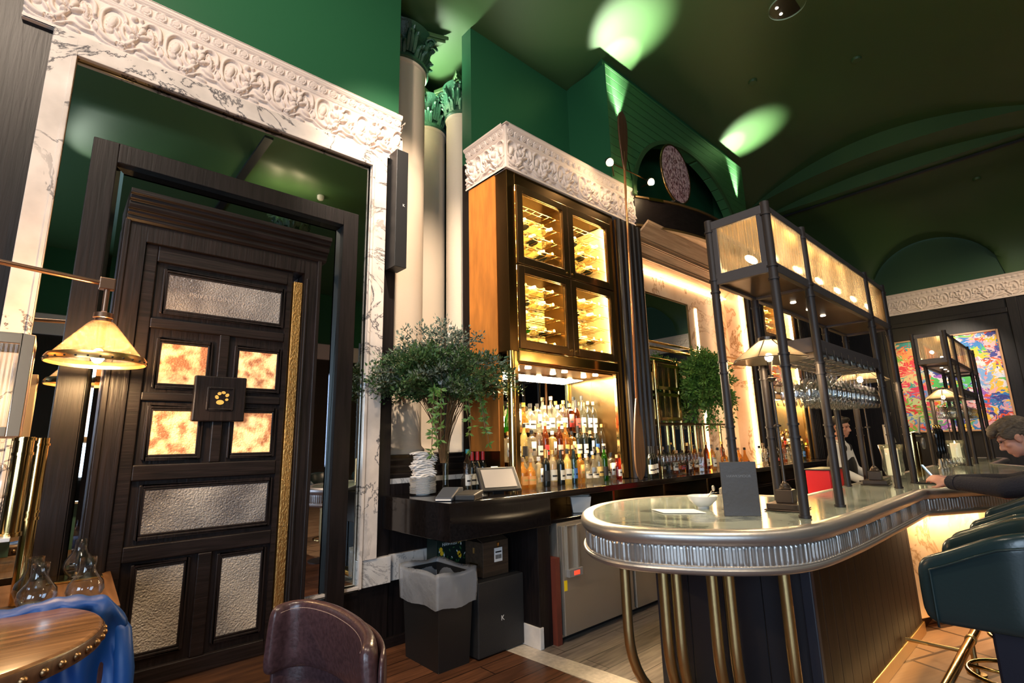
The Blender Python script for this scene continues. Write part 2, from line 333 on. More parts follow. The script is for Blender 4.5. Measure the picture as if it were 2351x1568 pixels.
def obj(name, mb, m, parent=None, smooth=False, bevel=0, local=False, seg=2, solid=0, sub=0, fix=True):
    me = bpy.data.meshes.new(name); me.from_pydata(mb.v, [], mb.f); me.materials.append(m)
    if fix:
        bm = bmesh.new(); bm.from_mesh(me); bmesh.ops.remove_doubles(bm, verts=bm.verts, dist=1e-6) if len(mb.v) < 4000 else None
        bmesh.ops.recalc_face_normals(bm, faces=bm.faces); bm.to_mesh(me); bm.free()
    o = bpy.data.objects.new(name, me); COL.objects.link(o)
    if smooth:
        me.shade_smooth()
        if smooth == 'auto':
            me.set_sharp_from_angle(angle=math.radians(38))
    if parent is not None:
        o.parent = parent
        if not local: o.location = -wloc(parent)
    if solid:
        d = o.modifiers.new('solid', 'SOLIDIFY'); d.thickness = solid; d.offset = 0
    if bevel:
        d = o.modifiers.new('bevel', 'BEVEL'); d.width = bevel; d.segments = seg; d.limit_method = 'ANGLE'; d.angle_limit = math.radians(40); d.harden_normals = False
    if sub:
        d = o.modifiers.new('sub', 'SUBSURF'); d.levels = sub; d.render_levels = sub
    return o
def tag(o, label, cat, group=None, kind=None):
    o['label'] = label; o['category'] = cat
    if group: o['group'] = group
    if kind: o['kind'] = kind
    return o
def thing(name, label, cat, loc=(0, 0, 0), group=None, rz=0):
    o = bpy.data.objects.new(name, None); COL.objects.link(o); o.location = loc; o.rotation_euler = (0, 0, rz)
    o.empty_display_size = .1
    return tag(o, label, cat, group)
def struct(o): o['kind'] = 'structure'; return o
def single(name, mb, m, label, cat, group=None, **k): return tag(obj(name, mb, m, None, **k), label, cat, group)
def dup(root, loc, label, group=None, rot=None, scale=None):
    r = root.copy(); COL.objects.link(r); r.location = loc
    if rot is not None: r.rotation_euler = rot
    if scale: r.scale = (scale,)*3
    r['label'] = label
    if group: r['group'] = group
    for ch in list(root.children):
        c = ch.copy(); COL.objects.link(c); c.parent = r
        for g in list(ch.children):
            d = g.copy(); COL.objects.link(d); d.parent = c
    return r
ORD = ['first', 'second', 'third', 'fourth', 'fifth', 'sixth', 'seventh', 'eighth', 'ninth', 'tenth', 'eleventh', 'twelfth', 'thirteenth', 'fourteenth', 'fifteenth', 'sixteenth', 'seventeenth', 'eighteenth', 'nineteenth', 'twentieth', 'twenty-first', 'twenty-second', 'twenty-third', 'twenty-fourth']
def text(name, body, size, m, loc, rot, parent=None, ext=.0008, sx=1.0):
    cu = bpy.data.curves.new(name, 'FONT'); cu.body = body; cu.size = size; cu.extrude = ext; cu.align_x = 'CENTER'; cu.align_y = 'CENTER'
    t = bpy.data.objects.new(name, cu); COL.objects.link(t); bpy.context.view_layer.update()
    me = bpy.data.meshes.new_from_object(t.evaluated_get(bpy.context.evaluated_depsgraph_get()))
    bpy.data.objects.remove(t); me.materials.clear(); me.materials.append(m)
    o = bpy.data.objects.new(name, me); COL.objects.link(o); o.scale = (sx, 1, 1)
    o.location = Vector(loc) - (wloc(parent) if parent else Vector()); o.rotation_euler = rot
    if parent: o.parent = parent
    return o
# ------------------------------------------------------------------ relief cornice
CH = .452
def seg_d(U, V, pts, closed=False):
    d = np.full(U.shape, 9.)
    P = list(pts)+([pts[0]] if closed else [])
    for (ax, ay), (bx, by) in zip(P[:-1], P[1:]):
        for off in (-.345, 0, .345):
            px, py = U-ax-off, V-ay; dx, dy = bx-ax, by-ay
            t = np.clip((px*dx+py*dy)/(dx*dx+dy*dy+1e-12), 0, 1)
            d = np.minimum(d, np.hypot(px-t*dx, py-t*dy))
    return d
def spline(pts, n=6):
    out = []; P = [pts[0]]+list(pts)+[pts[-1]]
    for i in range(1, len(P)-2):
        for k in range(n):
            t = k/n; a, b, c, d = [np.array(P[i+j]) for j in (-1, 0, 1, 2)]
            out.append(tuple(.5*((2*b)+(-a+c)*t+(2*a-5*b+4*c-d)*t*t+(-a+3*b-3*c+d)*t**3)))
    return out+[tuple(pts[-1])]
def cornice_tile(nu, nv):
    u = np.linspace(0, .345, nu, endpoint=False); v = np.linspace(0, CH, nv)
    U, V = np.meshgrid(u, v, indexing='ij'); H = np.full(U.shape, .012)
    def ridge(pts, wd, h, closed=False):
        nonlocal H
        d = seg_d(U, V, pts, closed); H = np.maximum(H, .012+h*np.sqrt(np.clip(1-(d/wd)**2, 0, 1)))
    def blob(cx, cy, rx, ry, ang, h, rim=True):
        nonlocal H
        for off in (-.345, 0, .345):
            c, s = math.cos(ang), math.sin(ang); a = (U-cx-off)*c+(V-cy)*s; b = -(U-cx-off)*s+(V-cy)*c
            q = np.hypot(a/rx, b/ry); H = np.maximum(H, .012+h*np.sqrt(np.clip(1-q*q, 0, 1)))
            if rim: H = np.where((q > .93) & (q < 1.12), np.minimum(H, .010), H)
    blob(.060, .190, .038, .080, -.30, .022); blob(.058, .200, .024, .052, -.30, .030)
    ridge(spline([(.015, .11), (.0, .17), (.005, .25), (.045, .298), (.10, .29), (.125, .24), (.11, .18), (.125, .125), (.175, .095)]), .013, .024)
    ridge(spline([(-.03, .145), (.02, .085), (.075, .058), (.135, .075), (.175, .13), (.205, .20), (.225, .265), (.27, .295), (.305, .27), (.312, .20)]), .017, .030)
    ridge(spline([(-.02, .075), (.04, .035), (.10, .028), (.16, .045), (.215, .085), (.265, .070), (.325, .075)]), .011, .022)
    blob(.268, .205, .030, .070, .25, .024); blob(.268, .205, .018, .050, .25, .031)
    for k, (a, r) in enumerate(((.35, .052), (.95, .056), (1.6, .052), (2.3, .044))):
        blob(.175+math.cos(a)*r, .160+math.sin(a)*r, .044, .019, a, .031)
    blob(.168, .150, .020, .020, 0, .038); blob(.118, .052, .026, .022, 0, .028); blob(.118, .052, .013, .011, 0, .037)
    blob(.165, .292, .022, .021, 0, .030); blob(.205, .300, .013, .014, 0, .024); blob(.325, .120, .016, .030, .2, .028)
    blob(.262, .118, .018, .046, 1.1, .024); blob(.225, .045, .015, .040, 1.35, .020); blob(.09, .125, .012, .035, .6, .022)
    # upper guilloche band of linked coins
    t = np.clip((V-.345)/.07, 0, 1); H = np.where((V > .345) & (V < .418), .016+.020*t, H)
    for k in range(4):
        cu = .043+k*.08625
        for off in (-.345, 0, .345):
            q = np.hypot(U-cu-off, (V-.381)*1.15)
            H = np.where(V > .34, np.maximum(H, np.where(q < .034, .03+.020*t, 0)-np.where((q > .020) & (q < .026), .009, 0)), H)
    def fil(a, b, h):
        nonlocal H
        H = np.where((V >= a) & (V <= b), np.maximum(H, h), H)
    fil(0, .018, .030); fil(.018, .028, .020); fil(.327, .336, .024); fil(.340, .346, .030); fil(.418, .430, .052); fil(.430, .50, .060)
    rng = np.random.RandomState(3); H += rng.rand(*H.shape)*.0012*(V < .33)
    return H
def cornice(name, L_, fmap, label_struct=True, nu=84, nv=110):
    H1 = cornice_tile(nu, nv); n = max(2, int(round(L_/.345*nu))); idx = np.arange(n+1) % nu
    H = H1[idx]; us = np.arange(n+1)*(L_/n); vs = np.linspace(0, CH, nv)
    U, V = np.meshgrid(us, vs, indexing='ij'); P = fmap(U, V, H).reshape(-1, 3).astype(np.float32)
    me = bpy.data.meshes.new(name); me.vertices.add(len(P)); me.vertices.foreach_set('co', P.ravel())
    i, j = np.meshgrid(np.arange(n), np.arange(nv-1), indexing='ij'); a = (i*nv+j).ravel()
    q = np.stack([a, a+nv, a+nv+1, a+1], 1).astype(np.int32)
    me.loops.add(q.size); me.loops.foreach_set('vertex_index', q.ravel()); me.polygons.add(len(q))
    me.polygons.foreach_set('loop_start', np.arange(0, q.size, 4, dtype=np.int32)); me.polygons.foreach_set('loop_total', np.full(len(q), 4, np.int32))
    me.update(calc_edges=True); me.validate(); me.materials.append(PLASTER); me.shade_smooth()
    o = bpy.data.objects.new(name, me); COL.objects.link(o); return struct(o)
def front(x0, y, z0):   # faces -y
    return lambda U, V, H: np.stack([x0+U, y-H, z0+V], -1)
def side(x, y0, z0, s=-1):   # faces -x (s=-1) along +y
    return lambda U, V, H: np.stack([x+s*H, y0+U, z0+V], -1)
Z0 = 4.035
# ------------------------------------------------------------------ structure
struct(obj('floor', MB().box((-6, -7, -.1), (2.74, 5.5, 0)).box((2.74, -7, -.1), (3.0, 1.2, 0)), FLOORW))
struct(obj('floor', MB().add([(2.70, 3.3, 0.001), (2.74, 2.6, .001), (2.84, 1.2, .001), (3.0, 1.2, .001), (2.94, 2.4, .001), (2.86, 3.3, .001)], [(0, 1, 2, 3, 4, 5)]), STRIP))
struct(obj('floor', MB().box((2.74, 1.2, -.1), (14, 5.5, 0)), FLOORG))
struct(obj('floor', MB().box((3.0, -7, -.1), (14, 1.2, 0)), FLOORS))
# ceiling: shallow vault, stepped arches, coved end with lunettes
xs = [-6, -3, 0, 3, 6, 8, 9.94, 9.9401, 10.3, 10.6, 10.6001, 10.9, 11.2, 11.5]+[11.6+i*.05 for i in range(37)]
ys = [-7+i*.1 for i in range(125)]
def ceil_z(x, y):
    a = max(0, 1-((y-1.65)/2.1)**2)
    if x <= 9.94: return 6.0+.55*a
    if x <= 10.6: return 6.0+.24*a
    t = 13.4-x; base = 4.45+1.55*math.sqrt(max(0, 1-max(0, 1-t/1.75)**2))
    yy = ((y-1.6+1.6) % 3.2)-1.6; b = 4.45+math.sqrt(max(0, 1.10**2-yy*yy)) if abs(yy) < 1.10 else 0
    return min(6.0, max(base, b))
mb = MB(); ny = len(ys)
mb.v = [(x, y, ceil_z(x, y)) for x in xs for y in ys]
mb.f = [(i*ny+j, (i+1)*ny+j, (i+1)*ny+j+1, i*ny+j+1) for i in range(len(xs)-1) for j in range(ny-1)]
o = obj('ceiling', mb, GREENC, None, smooth='auto', fix=False); struct(o)
# recessed round opening in the vault, its dark inside painted as a flat black disc
t = thing('ceiling_opening', 'round recessed opening with a pale reveal high in the green ceiling', 'ceiling fitting', (5.98, 1.55, ceil_z(5, 1.55)-.01))
c = (5.98, 1.55, ceil_z(5, 1.55))
obj('reveal', MB().lathe([(.20, -.012), (.20, .004), (.188, .004), (.188, -.006)], c, 40), mat('pale_reveal', (.45, .62, .50), .5), t, smooth='auto')
obj('dark_disc', MB().lathe([(0, -.004), (.188, -.004)], c, 40), mat('black_void', (.004, .003, .003), .25), t)
for q, dx in enumerate((-.07, .06)): obj('bulb', MB().ell((c[0]+dx, c[1]+.09, c[2]-.006), (.018, .018, .008), 10, 6), emis('pin_light', (1, .85, .65), 14), t)
for q, (x, y) in enumerate(((7.6, 1.25), (6.9, 2.35), (11.9, .55))):
    zz = ceil_z(x, y)
    single('smoke_detector', MB().lathe([(0, -.035), (.05, -.032), (.06, -.015), (.06, .02)], (x, y, zz), 24), GREENC,
           ['small round detector on the green vault, beyond the round opening', 'small green detector on the vault near the arched bay', 'oval green sensor on the sloping boards at the far right of the ceiling'][q], 'detector', 'ceiling detectors', smooth='auto')
single('ceiling_slot', MB().box((10.78, -.6, 5.955), (10.83, 3.7, 5.99)), BLACKP, 'long thin black slot diffuser crossing the green ceiling in front of the far cove', 'vent')
# left wall with mirror
struct(obj('wall_left', MB().box((-6, 3.81, 4.3), (2.10, 4.05, 6.02)), GREEN))
struct(obj('wall_left', MB().box((-6, 3.81, 0), (2.10, 4.0, 4.3)), BLACKW))
cornice('trim_1', 2.50, front(-.393, 3.80, Z0))
struct(obj('trim_1', MB().box((-.393, 3.74, Z0+CH-.004), (2.107, 3.82, Z0+CH+.004)).box((-.393, 3.78, Z0-.002), (2.107, 3.82, Z0+.001)), PLASTER))
cornice('trim_1', .20, side(2.107, 3.80, Z0, 1))
struct(obj('trim_2', MB().box((1.83, 3.765, .473), (2.10, 3.82, .667)).box((2.10, 3.80, .473), (2.92, 3.86, .667)), MARBLE2, bevel=.003))
struct(obj('wall_left', MB().box((2.10, 3.83, 0), (2.95, 4.2, 1.20)), BLACKW))
struct(obj('trim_3', MB().box((2.10, 3.86, 1.12), (2.95, 3.98, 1.24)), MARBLE2))
mb = MB().xprism([(3.88, 1.24), (4.3, 1.24), (4.3, 1.43), (3.98, 1.43), (3.97, 1.40), (3.94, 1.385), (3.94, 1.35), (3.91, 1.33), (3.91, 1.29), (3.88, 1.27)], 2.10, 2.95)
struct(obj('trim_4', mb, BLACKX, bevel=.004))
struct(obj('baseboard_left', MB().box((1.72, 3.795, .0), (2.95, 3.83, .07)), BLACKX, bevel=.004))
struct(obj('wall_alcove', MB().box((-1, 5.3, 0), (6, 5.4, 6.1)).box((-1, 4.0, 0), (-.9, 5.3, 6.1)), GREENC))
# marble framed mirror
t = thing('framed_mirror', 'huge mirror in a veined white marble frame under the carved cornice', 'mirror', (.85, 3.80, .47))
obj('mirror_glass', MB().box((-.15, 3.795, .475), (1.84, 3.805, 3.90)), MIRROR, t)
def jamb(mb_, x0, x1, z0, z1): return mb_.box((x0, 3.755, z0), (x1, 3.808, z1))
obj('marble_frame', jamb(jamb(jamb(MB(), -.25, -.137, .475, 4.034), 1.835, 1.972, .667, 4.034), -.137, 1.835, 3.90, 4.034), MARBLE, t, bevel=.004)
obj('marble_fillet', MB().frame(-.150, 1.850, .475, 3.912, 3.742, 3.775, .022), MARBLE, t, bevel=.004)
# black framed mirror set in front of it
t = thing('black_framed_mirror', 'tall smoky mirror in a wide black oak frame behind the dark door', 'mirror', (.85, 3.78, 0))
obj('frame', MB().frame(.005, 1.70, .0, 3.375, 3.70, 3.79, .125), BLACKW, t, bevel=.005)
obj('mirror_glass', MB().box((.12, 3.765, .24), (1.59, 3.775, 3.26)), MIRRORD, t)
mb = MB()
for (a, b, c_, d) in (((.13, .3), (.17, .3), (.17, 3.21), (.13, 3.25)), ((1.54, .3), (1.58, .3), (1.58, 3.25), (1.54, 3.21)), ((.13, 3.25), (.17, 3.21), (1.54, 3.21), (1.58, 3.25))):
    mb.add([(a[0], 3.764 if a[0] in (.13, 1.58) else 3.755, a[1]), (b[0], 3.764 if b[0] in (.13, 1.58) else 3.755, b[1]), (c_[0], 3.764 if c_[0] in (.13, 1.58) else 3.755, c_[1]), (d[0], 3.764 if d[0] in (.13, 1.58) else 3.755, d[1])], [(0, 1, 2, 3)])
obj('bevelled_edge', mb, MIRROR, t, fix=False)
# the dark door
X0, X1, YD = .315, 1.20, 3.68
t = struct(obj('door_1', MB().box((X0, YD+.012, .24), (X1, 3.75, 2.76)), DOORW))
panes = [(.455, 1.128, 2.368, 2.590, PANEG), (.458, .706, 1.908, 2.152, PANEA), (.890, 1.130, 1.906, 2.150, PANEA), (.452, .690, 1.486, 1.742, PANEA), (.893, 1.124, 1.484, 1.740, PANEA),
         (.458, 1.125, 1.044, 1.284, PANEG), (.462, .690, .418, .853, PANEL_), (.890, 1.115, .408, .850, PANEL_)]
mb = MB()   # stiles and rails left proud of the panels
mb.box((X0, YD-.014, .24), (.385, YD+.014, 2.76)); mb.box((1.165, YD-.014, .24), (X1, YD+.014, 2.76))
for z0, z1 in ((2.66, 2.76), (2.24, 2.30), (1.34, 1.43), (.90, .985), (.24, .33)): mb.box((.385, YD-.014, z0), (1.165, YD+.014, z1))
mb.box((.765, YD-.014, 1.43), (.825, YD+.014, 2.24)); mb.box((.385, YD-.014, 1.80), (1.165, YD+.014, 1.85)); mb.box((.755, YD-.014, .33), (.83, YD+.014, .90))
obj('door_rails', mb, DOORX, t, bevel=.006)
for (a, b, c_, d, m) in panes:
    obj('glazing_bead', MB().frame(a-.030, b+.030, c_-.030, d+.030, YD-.006, YD+.014, .016).frame(a-.012, b+.012, c_-.012, d+.012, YD-.001, YD+.014, .013), DOORW, t, bevel=.004)
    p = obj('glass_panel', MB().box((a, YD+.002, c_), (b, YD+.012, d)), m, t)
    if m is PANEG and c_ > 2: text('etched_lettering', 'PRIVATE DINING ROOM', .040, mat('etched_letters', (.40, .36, .33), .4), ((a+b)/2, YD-.0005, (c_+d)/2), (PI/2, 0, 0), t, .0006)
md = obj('medallion', MB().box((.645, YD-.045, 1.68), (.94, YD, 1.965)), DOORW, t, bevel=.008)
obj('medallion_moulding', MB().frame(.715, .870, 1.75, 1.895, YD-.052, YD-.044, .012), DOORW, t, bevel=.003)
mb = MB()
for (px, pz, a, b, an) in ((.792, 1.800, .022, .015, .0), (.772, 1.832, .010, .013, .5), (.785, 1.855, .011, .010, .2), (.808, 1.862, .012, .009, -.3), (.830, 1.846, .010, .012, -.6), (.829, 1.818, .009, .008, .2)):
    pl = [(px+a*math.cos(q*PI/7)*math.cos(an)-b*math.sin(q*PI/7)*math.sin(an), pz+a*math.cos(q*PI/7)*math.sin(an)+b*math.sin(q*PI/7)*math.cos(an)) for q in range(14)]
    mb.yprism(pl, YD-.049, YD-.040)
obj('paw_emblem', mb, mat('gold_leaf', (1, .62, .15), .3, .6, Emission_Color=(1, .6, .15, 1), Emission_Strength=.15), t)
obj('kick_plate', MB().box((.315, YD-.008, 0), (1.262, YD+.03, .245)), KICKW, t, bevel=.003)
obj('brass_strip', MB().box((1.205, YD-.025, .25), (1.268, 3.70, 2.69)), mat('hammered_brass', (.62, .36, .12), .38, 1.0, bump=.6, scale=90, stretch=(1, 1, .5)), t, bevel=.004)
# architrave with stepped cornice
mb = MB().box((.20, 3.64, 0), (.315, 3.765, 2.88)).box((1.272, 3.64, 0), (1.39, 3.765, 2.88)).box((.315, 3.64, 2.76), (1.272, 3.765, 2.88))
mb.box((1.283, 3.625, 0), (1.300, 3.66, 2.72)); mb.box((1.36, 3.625, 0), (1.39, 3.66, 2.88)); mb.box((.20, 3.625, 0), (.23, 3.66, 2.88))
struct(obj('trim_5', mb, DOORW, bevel=.005))
pr = [(3.765, 2.87), (3.63, 2.87), (3.615, 2.885), (3.615, 2.905), (3.60, 2.915), (3.595, 2.93), (3.58, 2.935), (3.57, 2.955), (3.57, 2.975), (3.55, 2.985), (3.545, 3.005), (3.53, 3.012), (3.53, 3.040), (3.765, 3.05)]
struct(obj('trim_5', MB().xprism(pr, .205, 1.42), DOORX, bevel=.003))
# black panel (speaker) beside the mirror
t = thing('column_speaker', 'slim black column speaker fixed high on the wall corner beside the mirror', 'speaker', (2.05, 3.79, 2.99))
obj('cabinet', MB().box((2.0, 3.64, 2.985), (2.115, 3.80, 4.07)), BLACKP, t, bevel=.004)
text('logo', 'K', .034, CHINA, (2.075, 3.637, 3.55), (PI/2, 0, 0), t)

# columns behind the wall end
def column(x, y, r, label, ztop=5.62, lean=0):
    t = thing('column', label, 'column', (x, y, 1.43), 'columns behind the mirror wall')
    obj('shaft', MB().lathe([(r*1.12, 1.43), (r*1.12, 1.47), (r*1.02, 1.50), (r, 1.55), (r, ztop-.03), (r*1.05, ztop-.02), (r*1.07, ztop), (r*1.03, ztop+.015)], (x, y, 0), 56), COLUMN, t, smooth='auto')
    mb = MB().lathe([(r*1.0, ztop), (r*1.12, ztop+.02), (r*1.12, ztop+.05), (r*.94, ztop+.06), (r*.92, ztop+.2), (r*1.05, ztop+.34), (r*1.3, ztop+.43)], (x, y, 0), 40)
    for tier, (n, z, h, rr) in enumerate(((8, .05, .17, 1.0), (8, .12, .25, 1.08))):
        for k in range(n):
            a = 2*PI*(k+.5*tier)/n+.3
            for s_ in (-1, 0, 1):
                aa = a+s_*.13; hh = h*(1-.25*abs(s_))
                pts = [(x+math.cos(aa)*r*q, y+math.sin(aa)*r*q, ztop+z+hh*f) for q, f in ((.95, 0), (rr, .4), (rr+.06, .75), (rr+.20, 1.0), (rr+.27, .93), (rr+.22, .84))]
                mb.tube(pts, [.022, .030, .028, .022, .018, .010], 6)
    for k in range(4):
        a = PI/4+k*PI/2
        for s_ in (-.16, .16):
            cx, cy = x+math.cos(a+s_)*r*1.25, y+math.sin(a+s_)*r*1.25
            pts = [(cx+math.cos(a+PI/2)*.0+math.cos(a)*.06*math.cos(q)*(1-q/9), cy+math.sin(a)*.06*math.cos(q)*(1-q/9), ztop+.345+.06*math.sin(q)*(1-q/9)) for q in np.linspace(0, 7.2, 20)]
            mb.tube(pts, .014, 6)
    obj('capital', mb, CAPITAL, t, smooth='auto')
    n = 40; pl = []
    for k in range(4):
        a = PI/4+k*PI/2; R_ = r*1.95
        A = (x+math.cos(a)*R_, y+math.sin(a)*R_); a2 = a+PI/2; B = (x+math.cos(a2)*R_, y+math.sin(a2)*R_)
        for q in range(10):
            f = q/10; bow = math.sin(PI*f)*.24*r*1.6; mx_, my_ = A[0]*(1-f)+B[0]*f, A[1]*(1-f)+B[1]*f; am = a+PI/4
            pl.append((mx_-math.cos(am)*bow, my_-math.sin(am)*bow))
    obj('abacus', MB().prism(pl, ztop+.42, ztop+.47).prism([(x+(p[0]-x)*.94, y+(p[1]-y)*.94) for p in pl], ztop+.385, ztop+.42), GREENC, t, bevel=.008)
    return t
column(2.43, 4.42, .285, 'cream column with green carved capital, nearest behind the mirror wall end', 5.50)
column(3.27, 4.42, .17, 'pale column half hidden behind the wine cabinet corner', 5.30)
column(3.12, 4.95, .24, 'shaded green-lit column at the back between the two brighter columns', 5.30)

# ------------------------------------------------------------------ walls over the back bar, bay, far wall
struct(obj('wall_back', MB().box((2.95, 3.80, 1.0), (8.37, 3.96, 4.4)), BLACKW))
struct(obj('wall_back', MB().box((2.95, 3.80, 4.4), (4.53, 3.96, 6.05)).box((8.37, 3.80, 4.4), (13.5, 3.96, 6.05)), GREEN))
struct(obj('wall_back', MB().box((8.37, 3.80, 0), (13.5, 3.96, 4.4)), BLACKW))
mb = MB(); N = 40; xc, rx, rz, zs = 6.40, 1.42, 1.12, 4.42
arc = [(xc-rx*math.cos(PI*k/N), zs+rz*math.sin(PI*k/N)) for k in range(N+1)]
vs = []; fs = []
for yy in (3.18, 3.30):
    for (ax, az) in arc: vs += [(ax, yy, az), (4.53+(8.27-4.53)*(arc.index((ax, az))/N), yy, 6.02)]
n2 = 2*(N+1)
for k in range(N): fs += [(2*k, 2*k+1, 2*k+3, 2*k+2), (n2+2*k, n2+2*k+2, n2+2*k+3, n2+2*k+1), (2*k, 2*k+2, n2+2*k+2, n2+2*k), (2*k+1, n2+2*k+1, n2+2*k+3, 2*k+3)]
mb.add(vs, fs); mb.add([(4.53, 3.18, 4.488), (4.98, 3.18, 4.488), (4.53, 3.18, 6.02), (8.27, 3.18, 4.488), (7.82, 3.18, 4.488), (8.27, 3.18, 6.02)], [(0, 1, 2), (3, 5, 4)])
struct(obj('wall_bay', mb, GREENB, fix=False))
struct(obj('wall_bay', MB().box((4.53, 3.181, 4.488), (4.60, 3.82, 6.02)).box((8.20, 3.181, 4.488), (8.27, 3.82, 6.02)), GREEN))
struct(obj('wall_bay', MB().box((4.63, 3.29, 6.0), (8.17, 3.8, 6.3)).box((4.6, 3.70, 4.3), (8.2, 3.78, 6.1)), GREEN))
mb = MB()   # raised moulding around the arch
for k in range(N):
    a, b = arc[k], arc[k+1]; f = 1.045; g = 1.0
    A = [(xc+(p[0]-xc)*f, zs+(p[1]-zs)*f) for p in (a, b)]
    mb.yprism([a, b, A[1], A[0]], 3.155, 3.185)
struct(obj('trim_6', mb, GREENC))
def cabinet_cornice(x0, tn):
    cornice(tn, 2.09, front(x0, 3.235, Z0))
    cornice(tn, .60, side(x0+.008, 3.225, Z0, -1)); cornice(tn, .60, side(x0+2.082, 3.225, Z0, 1), nu=40, nv=60)
    struct(obj(tn, MB().box((x0-.020, 3.205, Z0), (x0+.02, 3.25, Z0+CH)), PLASTER, bevel=.006))
    struct(obj(tn, MB().box((x0-.03, 3.175, Z0+CH-.004), (x0+2.12, 3.8, Z0+CH+.004)).box((x0, 3.21, Z0-.003), (x0+2.09, 3.8, Z0+.002)), PLASTER))
cabinet_cornice(2.912, 'trim_7'); cabinet_cornice(7.80, 'trim_8')
struct(obj('wall_far', MB().box((13.42, -7, 0), (13.55, 4, 4.2)), BLACKW))
struct(obj('wall_far', MB().box((13.42, -7, 4.2), (13.55, 4, 6.1)), mat('dark_green_paint', (.012, .055, .022), .5)))
cornice('trim_9', 5.5, side(13.42, -1.7, Z0, -1), nu=36, nv=56)
struct(obj('trim_9', MB().box((13.36, -1.7, Z0+CH-.004), (13.43, 3.8, Z0+CH+.004)).box((13.395, -1.7, Z0-.002), (13.43, 3.8, Z0+.001)), PLASTER))
struct(obj('trim_10', MB().box((13.38, .45, 0), (13.42, .60, 4.03)).box((13.38, 2.62, 0), (13.42, 2.77, 4.03)).box((13.39, .6, 3.75), (13.42, 2.62, 3.85)), BLACKW, bevel=.01))
# opposite side of the room, seen in the mirrors
struct(obj('wall_opposite', MB().box((-6, -7.1, 0), (14, -7, 4.1)), BLACKW)); struct(obj('wall_opposite', MB().box((-6, -7.1, 4.1), (14, -7, 6.1)), GREEN))
struct(obj('trim_11', MB().box((-6, -7, 4.035), (14, -6.94, 4.485)), PLASTER, bevel=.01))
struct(obj('wall_entry', MB().box((-6.1, -7, 0), (-6, 4, 6.1)), BLACKW))
for q, x in enumerate((.4, 2.6, 4.8, 7.0)): struct(obj('trim_12', MB().box((x, -6.99, 0), (x+.16, -6.9, 4.03)), BLACKW, bevel=.01))
struct(obj('window_assumed', MB().frame(-4.6, -1.8, .9, 3.7, -6.98, -6.88, .08), BLACKW))  # assumed window: only a frame on the solid wall behind an added area light
single('ceiling_track', MB().box((1.86, -5, 5.96), (1.98, .3, 6.0)), BLACKP, 'long black lighting track on the ceiling, seen only in the big mirror', 'track')
single('camera_dome', MB().lathe([(.06, .0), (.06, -.05), (.045, -.075), (0, -.09)], (3.2, -1.0, 5.995), 24), CHINA, 'small white camera dome on the ceiling, seen in the big mirror', 'camera', smooth='auto')
t = column(2.80, -1.30, .24, 'pale column with green capital and three spotlights, seen in the big mirror', 5.18)
for k, (x, y) in enumerate(((2.45, -1.0), (2.80, -.92), (3.05, -1.05))):
    obj('pin_light', MB().ell((x, y, 5.62), (.035, .035, .035), 12, 8), SPOTM, t)
# ------------------------------------------------------------------ back bar counter
t = thing('back_counter', 'polished black stone back counter with a deep boxed end', 'counter', (2.5, 3.3, .87))
obj('end_block', MB().box((2.034, 2.885, .872), (2.99, 3.80, 1.12)), BLACKG, t, bevel=.004)
obj('worktop', MB().box((2.99, 2.885, 1.068), (9.9, 3.80, 1.12)), BLACKG, t, bevel=.004)
obj('under_shelf', MB().box((2.99, 2.93, .872), (9.9, 3.80, .90)), BLACKG, t, bevel=.003)
obj('back_panel', MB().box((2.99, 3.50, .90), (9.9, 3.55, 1.068)), BRONZE, t)
for x in (3.86, 4.70, 5.6, 6.5, 7.4): obj('upright', MB().box((x, 2.94, .90), (x+.03, 3.5, 1.068)), BRONZE, t, bevel=.003)
struct(obj('wall_partition', MB().box((2.895, 2.945, .0), (3.03, 3.8, .872)), BLACKW, bevel=.004))
struct(obj('baseboard_partition', MB().box((2.883, 2.935, 0), (2.925, 3.35, .15)), MARBLE2, bevel=.004))
single('red_board', MB().box((3.034, 2.90, .0), (3.085, 3.3, .62)), mat('red_brown_board', (.13, .028, .016), .5), 'narrow red-brown board edge standing between black partition and steel fridge', 'panel')
# steel undercounter fridges
def fridge(x0, x1, label, handle=True):
    t = thing('bar_fridge', label, 'fridge', ((x0+x1)/2, 3.1, .02), 'under-counter fridges')
    obj('body', MB().box((x0, 2.93, .03), (x1, 3.48, .868)), STEEL, t, bevel=.003)
    obj('door', MB().box((x0+.012, 2.888, .05), (x1-.006, 2.928, .85)), STEEL, t, bevel=.006)
    if handle:
        obj('door_handle', MB().box((x0+.05, 2.868, .52), (x0+.062, 2.89, .85)).box((x0+.16, 2.862, .52), (x0+.185, 2.89, .85)).box((x0+.05, 2.872, .84), (x0+.185, 2.89, .852)), STEEL, t, bevel=.003)
        p = obj('control_panel', MB().box((x0+.045, 2.855, .465), (x0+.21, 2.89, .525)), mat('grey_control', (.35, .34, .33), .4, .5), t, bevel=.004)
        obj('display', MB().box((x0+.10, 2.852, .478), (x0+.165, 2.857, .508)), mat('red_display', (.12, .005, .005), .3, Emission_Color=(1, .05, .02, 1), Emission_Strength=.8), p)
        obj('sticker', MB().box((x0+.014, 2.886, .37), (x0+.048, 2.889, .445)), mat('yellow_sticker', (.85, .60, .01), .5), t)
    obj('foot', MB().box((x0+.05, 2.96, 0), (x1-.05, 3.4, .035)), BLACKP, t)
fridge(3.10, 4.02, 'steel under-counter fridge with control panel and yellow sticker beside the red-brown board')
fridge(4.04, 5.0, 'plain steel under-counter fridge, next beyond the one with the control panel', False)
fridge(5.02, 6.2, 'steel under-counter fridge mostly hidden behind the round bar end', False)
